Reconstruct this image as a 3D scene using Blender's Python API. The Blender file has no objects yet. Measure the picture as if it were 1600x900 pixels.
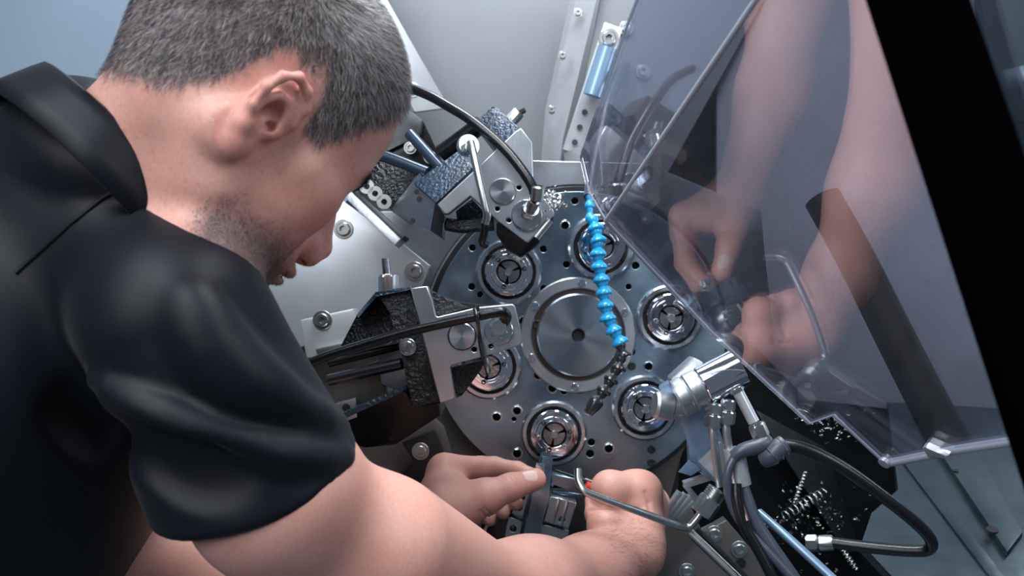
import bpy, bmesh, math, random
import numpy as np
from mathutils import Vector, Matrix, Quaternion
random.seed(7); rng = np.random.default_rng(7)
S = bpy.context.scene
COL = S.collection
PI = math.pi
# ------------------------------------------------------------------ camera
FPX = 1555.0                      # focal length in pixels of a 1600 px wide frame (35 mm lens)
CAM = Vector((0, -1.25, 1.30))    # looks along +Y, level; the drum face is the plane y = 0
cd = bpy.data.cameras.new('camera'); cam = bpy.data.objects.new('camera', cd); COL.objects.link(cam)
cam.location = CAM; cam.rotation_euler = (PI/2, 0, 0)
cd.sensor_width = 36; cd.lens = 36*FPX/1600; cd.clip_start = .02
cd.dof.use_dof = True; cd.dof.focus_distance = .93; cd.dof.aperture_fstop = 9.0
S.camera = cam
def P(px, py, d):                 # a point seen at (px, py), d metres in front of the lens
    return Vector((CAM.x+(px-800)/FPX*d, CAM.y+d, CAM.z-(py-450)/FPX*d))
# ------------------------------------------------------------------ world, lamps, exposure
w = bpy.data.worlds.new('workshop'); S.world = w; w.use_nodes = True
bg = w.node_tree.nodes['Background']; bg.inputs[0].default_value = (.50, .62, .78, 1); bg.inputs[1].default_value = .22
def area(name, loc, target, size, sy, power, col):
    l = bpy.data.lights.new(name, 'AREA'); l.shape = 'RECTANGLE'; l.size = size; l.size_y = sy
    l.energy = power; l.color = col
    o = bpy.data.objects.new(name, l); COL.objects.link(o); o.location = loc
    o.rotation_euler = (Vector(target)-Vector(loc)).to_track_quat('-Z', 'Y').to_euler()
    return o
area('ceiling_lamp', (-.55, -1.55, 2.75), (-.05, -.3, 1.15), 1.1, .7, 38, (.88, .94, 1.0))
area('machine_lamp', (.10, -.25, 2.15), (.0, -.3, 1.1), 1.0, .25, 19, (.92, .97, 1.0))
area('soft_fill', (-1.1, -2.3, 2.05), (-.1, -.3, 1.2), 1.0, .8, 22, (.95, .97, 1.0))  # unseen fill added behind the lens so the face is evenly lit
area('face_fill', (1.0, -1.15, 1.95), (-.15, -.5, 1.35), .6, .6, 9, (.92, .96, 1.0))  # unseen fill added at right front to brighten forehead, nose and hands
area('guard_fill', (.78, -.02, 1.42), (.47, .2, 1.42), .2, .3, 1.3, (.9, .94, 1.0))  # unseen fill added behind the glass, throws a light pool on the guard wall
S.view_settings.view_transform = 'Standard'; S.view_settings.look = 'None'
S.view_settings.gamma = 1; S.view_settings.use_curve_mapping = False
S.view_settings.exposure = -0.1
# ------------------------------------------------------------------ materials
def mat(name, col, rough=.5, metal=0., spec=.5, noise=None, bump=None, coat=0., rvar=None, sss=0., sheen=0., scratch=None, dist=.002, aniso=0.):
    """noise=(scale, amount, colour2); bump=(scale, strength, kind); rvar=(scale, amount); scratch=(axis scale vector, amount)"""
    m = bpy.data.materials.new(name); m.use_nodes = True
    nt = m.node_tree; N = nt.nodes; L = nt.links; b = N['Principled BSDF']
    b.inputs['Base Color'].default_value = (*col, 1); b.inputs['Roughness'].default_value = rough
    b.inputs['Metallic'].default_value = metal; b.inputs['Specular IOR Level'].default_value = spec
    b.inputs['Coat Weight'].default_value = coat; b.inputs['Coat Roughness'].default_value = .12
    if sheen: b.inputs['Sheen Weight'].default_value = sheen; b.inputs['Sheen Roughness'].default_value = .4
    if sss:
        b.inputs['Subsurface Weight'].default_value = sss; b.inputs['Subsurface Radius'].default_value = (1, .35, .2)
        b.inputs['Subsurface Scale'].default_value = .006
    if aniso:                     # turned on a lathe: highlights fan out round the part's own axis
        tg = N.new('ShaderNodeTangent'); tg.direction_type = 'RADIAL'; tg.axis = 'Y'
        L.new(tg.outputs[0], b.inputs['Tangent']); b.inputs['Anisotropic'].default_value = aniso
    geo = N.new('ShaderNodeNewGeometry')
    def tex(scale, detail=4, vec=None):
        t = N.new('ShaderNodeTexNoise'); t.inputs['Scale'].default_value = scale; t.inputs['Detail'].default_value = detail
        L.new(vec or geo.outputs['Position'], t.inputs['Vector']); return t
    if noise:
        t = tex(noise[0], 5); r = N.new('ShaderNodeMapRange')
        r.inputs[1].default_value = .35; r.inputs[2].default_value = .68; r.inputs[4].default_value = noise[1]
        L.new(t.outputs['Fac'], r.inputs[0])
        mx = N.new('ShaderNodeMix'); mx.data_type = 'RGBA'; mx.inputs['A'].default_value = (*col, 1); mx.inputs['B'].default_value = (*noise[2], 1)
        L.new(r.outputs[0], mx.inputs['Factor']); L.new(mx.outputs['Result'], b.inputs['Base Color'])
    if rvar:
        t = tex(rvar[0], 5); r = N.new('ShaderNodeMapRange'); r.inputs[1].default_value = .3; r.inputs[2].default_value = .7
        r.inputs[3].default_value = max(.03, rough-rvar[1]); r.inputs[4].default_value = rough+rvar[1]
        L.new(t.outputs['Fac'], r.inputs[0]); L.new(r.outputs[0], b.inputs['Roughness'])
    if bump or scratch:
        bp = N.new('ShaderNodeBump'); bp.inputs['Distance'].default_value = dist
        if scratch:
            vm = N.new('ShaderNodeVectorMath'); vm.operation = 'MULTIPLY'; vm.inputs[1].default_value = scratch[0]
            L.new(geo.outputs['Position'], vm.inputs[0]); t = tex(1, 3, vm.outputs[0])
            bp.inputs['Strength'].default_value = scratch[1]; L.new(t.outputs['Fac'], bp.inputs['Height'])
        elif len(bump) > 2 and bump[2] == 'cell':
            t = N.new('ShaderNodeTexVoronoi'); t.inputs['Scale'].default_value = bump[0]; t.feature = 'SMOOTH_F1'
            L.new(geo.outputs['Position'], t.inputs['Vector']); L.new(t.outputs['Distance'], bp.inputs['Height'])
            bp.inputs['Strength'].default_value = bump[1]
        else:
            t = tex(bump[0], 4); bp.inputs['Strength'].default_value = bump[1]; L.new(t.outputs['Fac'], bp.inputs['Height'])
        L.new(bp.outputs[0], b.inputs['Normal'])
    return m
M = {}
M['drum'] = mat('drum_steel', (.29, .39, .47), .31, 1, noise=(9, .7, (.12, .18, .235)), rvar=(14, .13), scratch=((30, 400, 400), .06), aniso=.45)
M['turned'] = mat('fan_turned_steel', (.62, .65, .68), .26, 1, noise=(60, .4, (.45, .48, .52)), aniso=.8)
M['steel'] = mat('bright_steel', (.60, .64, .68), .24, 1, noise=(40, .5, (.42, .46, .5)), rvar=(60, .1))
M['chrome'] = mat('chrome', (.75, .76, .80), .07, 1)
M['milled'] = mat('milled_aluminium', (.50, .54, .58), .40, 1, noise=(26, .6, (.33, .37, .41)), scratch=((260, 60, 40), .10))
M['zinc'] = mat('zinc_plated', (.50, .53, .53), .3, 1, noise=(120, .5, (.42, .44, .42)))
M['collet'] = mat('collet_steel', (.50, .50, .50), .22, 1, noise=(90, .7, (.22, .22, .23)), bump=(300, .25))
M['cast'] = mat('black_cast_iron', (.006, .008, .011), .20, 0, .5, dist=.006, bump=(260, 1.0), noise=(200, .5, (.012, .016, .022)))
M['castblue'] = mat('oiled_blue_black_steel', (.020, .036, .060), .20, .2, .6, dist=.004, bump=(240, .8), noise=(60, .6, (.035, .065, .10)))
M['hole'] = mat('dark_bore', (.006, .007, .009), .6)
M['dark'] = mat('dark_machine_steel', (.045, .05, .055), .38, .7, noise=(30, .6, (.018, .02, .022)), bump=(80, .2))
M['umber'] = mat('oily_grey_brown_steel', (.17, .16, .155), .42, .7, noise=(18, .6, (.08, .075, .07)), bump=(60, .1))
M['rubber'] = mat('black_rubber', (.006, .007, .009), .24, 0, .4, bump=(900, .15))
M['rubbergrey'] = mat('blue_grey_rubber', (.055, .07, .095), .36, 0, .5, noise=(60, .4, (.03, .04, .06)))
M['sheet'] = mat('grey_sheet_steel', (.125, .138, .15), .5, .3, noise=(5, .5, (.105, .115, .14)), rvar=(6, .08))
M['sheetblue'] = mat('blue_grey_sheet', (.17, .23, .29), .5, .3, noise=(4, .5, (.14, .19, .25)), rvar=(6, .08))
M['tray'] = mat('oily_tray_sheet', (.065, .098, .115), .34, .7, noise=(11, .7, (.030, .050, .062)), rvar=(30, .14), scratch=((30, 500, 60), .05))
M['pitch'] = mat('oil_black', (.006, .007, .008), .3, 0, .3, bump=(60, .4))
M['bluerod'] = mat('blue_black_rod', (.025, .045, .075), .25, .3, .6)
M['white'] = mat('pale_painted_metal', (.50, .53, .56), .32, .5, noise=(14, .6, (.36, .39, .43)))
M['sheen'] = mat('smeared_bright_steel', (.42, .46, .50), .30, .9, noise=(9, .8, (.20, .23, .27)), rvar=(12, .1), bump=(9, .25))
M['teal'] = mat('dark_teal_panel', (.012, .028, .036), .5, .2, .4)
M['bluepaint'] = mat('blue_grey_painted_bracket', (.20, .31, .45), .3, .4, noise=(22, .5, (.12, .2, .3)))
M['cyan'] = mat('blue_hose_plastic', (.010, .30, .62), .22, 0, .5, coat=.3)
M['blackplastic'] = mat('black_plastic', (.012, .014, .018), .25, 0, .6, coat=.3)
M['red'] = mat('red_plastic', (.75, .06, .04), .35)
M['groove'] = mat('dark_brown_groove', (.06, .045, .04), .4, .3)
M['copper'] = mat('copper_pink_ferrule', (.62, .45, .40), .3, 1)
M['frame'] = mat('black_door_post', (.0015, .0015, .002), .8, 0, .0)
M['shadeband'] = mat('dark_brown_shade_band', (.016, .012, .011), .6, 0, .2)  # dark colour standing in for the shadow band on the pane
M['guardwall'] = mat('dull_guard_wall', (.21, .225, .27), .6, .1, noise=(3.2, .8, (.13, .135, .16)))
# ------------------------------------------------------------------ object helpers
def link(name, verts, faces, material, parent=None, smooth=False, kind=None, sharp=None):
    v = np.asarray([tuple(x) for x in verts], dtype=np.float64) if not isinstance(verts, np.ndarray) else verts
    c = (v.min(0)+v.max(0))/2
    me = bpy.data.meshes.new(name); me.from_pydata((v-c).tolist(), [], [tuple(int(i) for i in f) for f in faces])
    me.materials.append(material)
    if smooth:
        me.polygons.foreach_set('use_smooth', [True]*len(me.polygons))
        if sharp is not None:
            bm = bmesh.new(); bm.from_mesh(me)
            for e in bm.edges:
                if len(e.link_faces) == 2 and e.calc_face_angle(0) > sharp: e.smooth = False
            bm.to_mesh(me); bm.free()
    return place(name, me, c, parent, kind)
def wloc(o):
    l = Vector((0, 0, 0))
    while o: l = l+o.location; o = o.parent
    return l
def place(name, me, c, parent=None, kind=None):
    o = bpy.data.objects.new(name, me); COL.objects.link(o)
    o.location = Vector(c)-(wloc(parent) if parent else Vector())
    if parent: o.parent = parent
    if kind: o['kind'] = kind
    return o
def from_bm(name, bm, material, parent=None, smooth=False, kind=None, sharp=.6):
    bmesh.ops.recalc_face_normals(bm, faces=bm.faces[:])
    vs = np.array([v.co[:] for v in bm.verts]); c = (vs.min(0)+vs.max(0))/2
    bmesh.ops.translate(bm, verts=bm.verts[:], vec=-Vector(c))
    if smooth:
        for f in bm.faces: f.smooth = True
        for e in bm.edges:
            if len(e.link_faces) == 2 and e.calc_face_angle(0) > sharp: e.smooth = False
    me = bpy.data.meshes.new(name); bm.to_mesh(me); bm.free(); me.materials.append(material)
    return place(name, me, c, parent, kind)
def thing(name, label, cat, loc, group=None):
    o = bpy.data.objects.new(name, None); COL.objects.link(o); o.location = loc; o.empty_display_size = .02
    return tag(o, label, cat, group)
def tag(o, label, cat, group=None):
    o['label'] = label; o['category'] = cat
    if group: o['group'] = group
    return o
def again(o, loc, parent):        # a copy sharing mesh data
    c = o.copy(); COL.objects.link(c); c.parent = parent
    c.location = Vector(loc)-(wloc(parent) if parent else Vector()); return c
def catmull(pts, n=8):
    p = [Vector(x) for x in pts]; q = [p[0]*2-p[1]]+p+[p[-1]*2-p[-2]]; out = []
    for i in range(1, len(q)-2):
        for k in range(n):
            t = k/n; a, b, c, d = q[i-1], q[i], q[i+1], q[i+2]
            out.append(.5*((2*b)+(c-a)*t+(2*a-5*b+4*c-d)*t*t+(3*b-a-3*c+d)*t**3))
    out.append(p[-1]); return out
def frame_of(axis):
    a = Vector(axis).normalized(); t = Vector((0, 0, 1)) if abs(a.z) < .9 else Vector((1, 0, 0))
    u = a.cross(t).normalized(); return a, u, a.cross(u)
def tube_geo(pts, r, seg=12, cap=True, flat=1.0):
    pts = [Vector(p) for p in pts]; n = len(pts)
    rr = r if hasattr(r, '__len__') else [r]*n
    V = []; F = []; prev = None
    for i, p in enumerate(pts):
        t = (pts[min(i+1, n-1)]-pts[max(i-1, 0)]).normalized()
        if prev is None: _, u, _ = frame_of(t)
        else: u = (prev-t*prev.dot(t)).normalized()
        prev = u; v = t.cross(u)
        for k in range(seg):
            a = 2*PI*k/seg; V.append(p+(u*math.cos(a)+v*math.sin(a)*flat)*rr[i])
    for i in range(n-1):
        for k in range(seg):
            a, b = i*seg+k, i*seg+(k+1) % seg; F.append((a, b, b+seg, a+seg))
    if cap: F.append(tuple(range(seg))[::-1]); F.append(tuple(range((n-1)*seg, n*seg)))
    return V, F
def tube(name, pts, r, material, parent=None, seg=12, n=8, smooth_path=True, kind=None):
    if smooth_path and len(pts) > 2:
        if hasattr(r, '__len__'):
            m = (len(pts)-1)*n+1; r = np.interp(np.linspace(0, len(pts)-1, m), range(len(pts)), r)
        pts = catmull(pts, n)
    V, F = tube_geo(pts, r, seg); return link(name, V, F, material, parent, True, kind, sharp=.9)
def lathe_geo(prof, origin, axis, seg=48):
    a, u, v = frame_of(axis); o = Vector(origin); V = []; F = []
    for (r, h) in prof:
        for k in range(seg):
            t = 2*PI*k/seg; V.append(o+a*h+(u*math.cos(t)+v*math.sin(t))*max(r, 1e-5))
    for i in range(len(prof)-1):
        for k in range(seg):
            p, q = i*seg+k, i*seg+(k+1) % seg; F.append((p, q, q+seg, p+seg))
    return V, F
def lathe(name, prof, origin, axis, material, parent=None, seg=48, closed=False):
    if closed: prof = list(prof)+[prof[0]]
    V, F = lathe_geo(prof, origin, axis, seg)
    if prof[0][0] < 1e-4 or not closed:
        F.append(tuple(range(seg))[::-1]); F.append(tuple(range((len(prof)-1)*seg, len(prof)*seg)))
    bm = bmesh.new(); vs = [bm.verts.new(x) for x in V]
    for f in F:
        try: bm.faces.new([vs[i] for i in f])
        except ValueError: pass
    bmesh.ops.remove_doubles(bm, verts=bm.verts[:], dist=2e-5)
    return from_bm(name, bm, material, parent, True, sharp=.5)
def prism(name, pts, off, material, parent=None, bevel=.0012, seg=2, kind=None):
    """extrude the 3-D polygon pts by the vector off; bevelled edges"""
    bm = bmesh.new(); pts = [Vector(p) for p in pts]; off = Vector(off)
    a = [bm.verts.new(p) for p in pts]; b = [bm.verts.new(p+off) for p in pts]; n = len(pts)
    bm.faces.new(a); bm.faces.new(b[::-1])
    for i in range(n): bm.faces.new((a[i], b[i], b[(i+1) % n], a[(i+1) % n]))
    if bevel: bmesh.ops.bevel(bm, geom=bm.edges[:], offset=bevel, segments=seg, affect='EDGES', profile=.6, clamp_overlap=True)
    return from_bm(name, bm, material, parent, True, kind, sharp=.5)
def pprism(name, px, d, thick, material, parent=None, bevel=.0012, kind=None):
    """prism whose front face is seen at the pixels px, depth d (one or per vertex), going thick metres away"""
    dd = d if hasattr(d, '__len__') else [d]*len(px)
    return prism(name, [P(x, y, z) for (x, y), z in zip(px, dd)], (0, thick, 0), material, parent, bevel, 2, kind)
def slab(name, a, b, width_dir, w_, t_, material, parent=None, bevel=.001):
    """bar from a to b, width w_ along width_dir, thickness t_"""
    a = Vector(a); b = Vector(b); x = (b-a).normalized(); y = Vector(width_dir); y = (y-x*y.dot(x)).normalized(); z = x.cross(y)
    p = [a-y*w_/2-z*t_/2, b-y*w_/2-z*t_/2, b+y*w_/2-z*t_/2, a+y*w_/2-z*t_/2]
    return prism(name, p, z*t_, material, parent, bevel)
def arc2(cx, cy, r, a0=0, a1=2*PI, n=24, closed=True):
    m = n if closed else n+1
    return [(cx+r*math.cos(a0+(a1-a0)*k/n), cy+r*math.sin(a0+(a1-a0)*k/n)) for k in range(m)]
def plate(name, loops, y, thick, material, parent=None, bevel=.001, kind=None):
    """flat plate in the XZ plane with holes: loops of world (x, z); front face at world y"""
    cu = bpy.data.curves.new(name, 'CURVE'); cu.dimensions = '2D'; cu.fill_mode = 'BOTH'
    for lp in loops:
        s = cu.splines.new('POLY'); s.points.add(len(lp)-1); s.use_cyclic_u = True
        for i, (x, z) in enumerate(lp): s.points[i].co = (x, z, 0, 1)
    cu.extrude = thick/2-bevel; cu.bevel_depth = bevel; cu.bevel_resolution = 1; cu.offset = -bevel
    o = bpy.data.objects.new(name+'_tmp', cu); COL.objects.link(o)
    dg = bpy.context.evaluated_depsgraph_get(); me = bpy.data.meshes.new_from_object(o.evaluated_get(dg))
    bpy.data.objects.remove(o); bpy.data.curves.remove(cu)
    me.name = name
    me.transform(Matrix(((1, 0, 0, 0), (0, 0, -1, y+thick/2), (0, 1, 0, 0), (0, 0, 0, 1))))
    me.materials.clear(); me.materials.append(material)
    bm = bmesh.new(); bm.from_mesh(me); bpy.data.meshes.remove(me)
    bmesh.ops.remove_doubles(bm, verts=bm.verts[:], dist=1e-6)
    return from_bm(name, bm, material, parent, False, kind)
def XZ(px, py, d):
    p = P(px, py, d); return (p.x, p.z)
def hexnut(name, c, axis, r, h, material, parent=None, rot=0., bore=.5):
    a, u, v = frame_of(axis); c = Vector(c)
    bm = bmesh.new(); rings = []
    for (rr, hh, kind) in ((bore, h*.9, 0), (bore, h, 0), (.86, h, 0), (1, h*.88, 1), (1, h*.1, 1), (.88, 0, 0), (bore, 0, 0)):
        ring = []
        for k in range(24):
            t = 2*PI*k/24+rot; R = r*rr
            if kind: R = r*rr*math.cos(PI/6)/math.cos((2*PI*k/24+PI/6) % (PI/3)-PI/6)
            ring.append(bm.verts.new(c+a*hh+(u*math.cos(t)+v*math.sin(t))*R))
        rings.append(ring)
    for i in range(len(rings)-1):
        for k in range(24): bm.faces.new((rings[i][k], rings[i][(k+1) % 24], rings[i+1][(k+1) % 24], rings[i+1][k]))
    bm.faces.new(rings[0]); bm.faces.new(rings[-1][::-1])
    return from_bm(name, bm, material, parent, True, sharp=.35)
def bolt(name, c, axis, r, material, parent=None, h=None, washer=1.45):
    """washer, cylinder head and a hexagon recess, one mesh"""
    a, u, v = frame_of(axis); c = Vector(c); h = h or r*.8; hw = r*.22
    bm = bmesh.new(); rings = []
    def ring(R, hh, hexa=0):
        q = []
        for k in range(24):
            t = 2*PI*k/24; RR = R*(math.cos(PI/6)/math.cos((t+PI/6) % (PI/3)-PI/6) if hexa else 1)
            q.append(bm.verts.new(c+a*hh+(u*math.cos(t)+v*math.sin(t))*RR))
        rings.append(q)
    ring(r*washer, 0); ring(r*washer, hw*.8); ring(r*washer*.96, hw); ring(r, hw); ring(r, h*.85); ring(r*.88, h)
    ring(r*.55, h, 1); ring(r*.5, h*.35, 1)
    for i in range(len(rings)-1):
        for k in range(24): bm.faces.new((rings[i][k], rings[i][(k+1) % 24], rings[i+1][(k+1) % 24], rings[i+1][k]))
    bm.faces.new(rings[-1]); bm.faces.new(rings[0][::-1])
    return from_bm(name, bm, material, parent, True, sharp=.4)
# ================================================================== setting: the machine's inside
def struct(o): o['kind'] = 'structure'; return o
TOW = Vector((0, -1, 0))                       # towards the lens
def bolts_on(parent, spots, d, r, material, name='bolt', **k):
    first = None
    for (x, y) in spots:
        c = P(x, y, d)
        if first is None: first = bolt(name, c, TOW, r, material, parent, **k); off = first.location+wloc(parent)-c
        else: again(first, c+off, parent)
wall = struct(pprism('wall_back', [(-900, -700), (2500, -700), (2500, 900), (-900, 900)], 1.62, .01, M['sheet']))
wl = struct(pprism('wall_left', [(-700, -500), (530, -500), (553, -40), (655, 165), (520, 340), (380, 620), (-700, 800)], 1.50, .012, M['sheetblue']))
fl = struct(pprism('trim_1', [(520, -120), (572, -120), (598, -10), (702, 168), (648, 175), (556, 10)], 1.47, .01, M['white']))
bolts_on(fl, [(590, 12), (612, 79), (645, 141)], 1.47, .0075, M['zinc'])
t2 = struct(prism('trim_2', [P(918, -120, 1.42), P(962, -120, 1.42), P(880, 215, 1.46), P(868, 300, 1.46), P(846, 250, 1.5), P(852, 170, 1.5)], (0, .012, 0), M['white']))
bolts_on(t2, [(879, 87), (862, 172), (859, 262), (903, 20)], 1.435, .0045, M['zinc'])
t3 = struct(pprism('trim_3', [(960, -120), (1260, -120), (1010, 330), (890, 250), (905, 170)], 1.46, .01, M['sheet']))
bolts_on(t3, [(978, 44), (1005, 112), (958, 185)], 1.455, .0075, M['zinc'])
# the housing round the drum: an upper and a lower plate, both cut to the circle
HC = (902, 530)
def halfplate(name, outer, a0, a1, d, material):
    cx, cz = XZ(*HC, 1.25); R = 247*1.25/FPX
    ring = [(cx+R*math.cos(a0+(a1-a0)*k/48), cz+R*math.sin(a0+(a1-a0)*k/48)) for k in range(49)]
    return struct(plate(name, [[XZ(x, y, d) for x, y in outer]+ring], P(0, 0, d).y, .03, material, bevel=.0008))
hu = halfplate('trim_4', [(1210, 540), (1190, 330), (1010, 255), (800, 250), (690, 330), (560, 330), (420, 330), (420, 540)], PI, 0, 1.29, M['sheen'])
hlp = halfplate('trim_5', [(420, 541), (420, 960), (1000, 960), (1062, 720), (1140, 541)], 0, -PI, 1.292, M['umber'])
lp = struct(pprism('trim_6', [(395, 470), (470, 330), (530, 310), (625, 378), (672, 415), (650, 470), (560, 505), (430, 560)], 1.22, .02, M['white']))
bolts_on(lp, [(537, 358), (648, 424)], 1.22, .0082, M['zinc'])
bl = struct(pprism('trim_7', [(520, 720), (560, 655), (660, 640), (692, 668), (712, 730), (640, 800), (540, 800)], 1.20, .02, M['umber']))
bolts_on(bl, [(595, 645), (558, 682), (578, 681)], 1.195, .0055, M['zinc'])
bl2 = struct(pprism('trim_8', [(628, 692), (680, 672), (704, 735), (655, 800), (600, 772), (650, 722)], 1.185, .012, M['dark']))
bolts_on(bl2, [(657, 705)], 1.185, .0072, M['zinc'])
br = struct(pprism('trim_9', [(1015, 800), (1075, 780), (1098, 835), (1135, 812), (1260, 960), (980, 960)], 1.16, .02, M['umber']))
bolts_on(br, [(1116, 834), (1155, 858), (1073, 893)], 1.16, .0068, M['zinc'])
for (x, y) in ((1158, 880), (1120, 860)): lathe('bore', [(.0055, 0), (.0055, .0006)], P(x, y, 1.159), TOW, M['hole'], br, 20)
# lower right: tray sheet with a folded ledge, dark sump behind it
TP0 = P(1400, 640, 1.42); TPN = (P(1700, 640, 1.40)-TP0).cross(P(1400, 900, 1.07)-TP0).normalized()
if TPN.y > 0: TPN = -TPN
def tp(x, y, e=0):
    q = P(x, y, 1)-CAM; return CAM+q*((TP0-CAM).dot(TPN)/q.dot(TPN))+TPN*e
fz = struct(prism('floor', [tp(1385, 620), tp(1900, 620), tp(1900, 1050), tp(1440, 1050), tp(1395, 900), tp(1345, 850), tp(1362, 800), tp(1405, 765)], TPN*-.012, M['tray']))
prism('ledge', [tp(1425, 650, .008), tp(1482, 635, .008), tp(1597, 840, .008), tp(1572, 872, .008)], TPN*-.008, M['tray'], fz)
prism('ledge', [tp(1392, 700, .003), tp(1408, 690, .003), tp(1570, 905, .003), tp(1552, 912, .003)], TPN*-.003, M['tray'], fz)
lathe('drain_hole', [(.0065, 0), (.0065, .0006)], tp(1549, 838, .009), TPN, M['hole'], fz, 24)
lathe('drain_hole', [(.0035, 0), (.0035, .0006)], tp(1492, 745, .009), TPN, M['hole'], fz, 24)
struct(pprism('wall_right', [(1075, 560), (1270, 560), (1440, 560), (1440, 1000), (1000, 1000), (1060, 800)], 1.50, .01, M['pitch']))
struct(prism('wall_sump', [P(1180, 640, 1.42), P(1290, 700, 1.49), P(1345, 860, 1.49), P(1322, 865, 1.45)], (0, .01, 0), M['dark'])).name = 'trim_10'
struct(prism('wall_guard', [P(1120, -300, 1.48), P(2300, -500, 1.30), P(2300, 700, 1.30), P(1400, 640, 1.44), P(1262, 625, 1.46), P(1120, 480, 1.48)], (0, .01, 0), M['guardwall'])).name = 'wall_guard'
struct(prism('baseboard_front', [Vector((-.9, -.75, .72)), Vector((1.1, -.75, .72)), Vector((1.1, .36, .80)), Vector((-.9, .36, .80))], (0, 0, -.01), M['tray'])).name = 'baseboard_front'
struct(prism('trim_11', [P(1490, -250, .66), P(2000, -250, .60), P(2000, 1000, .60), P(1700, 1000, .62)], (0, .01, 0), M['teal']))
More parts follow.
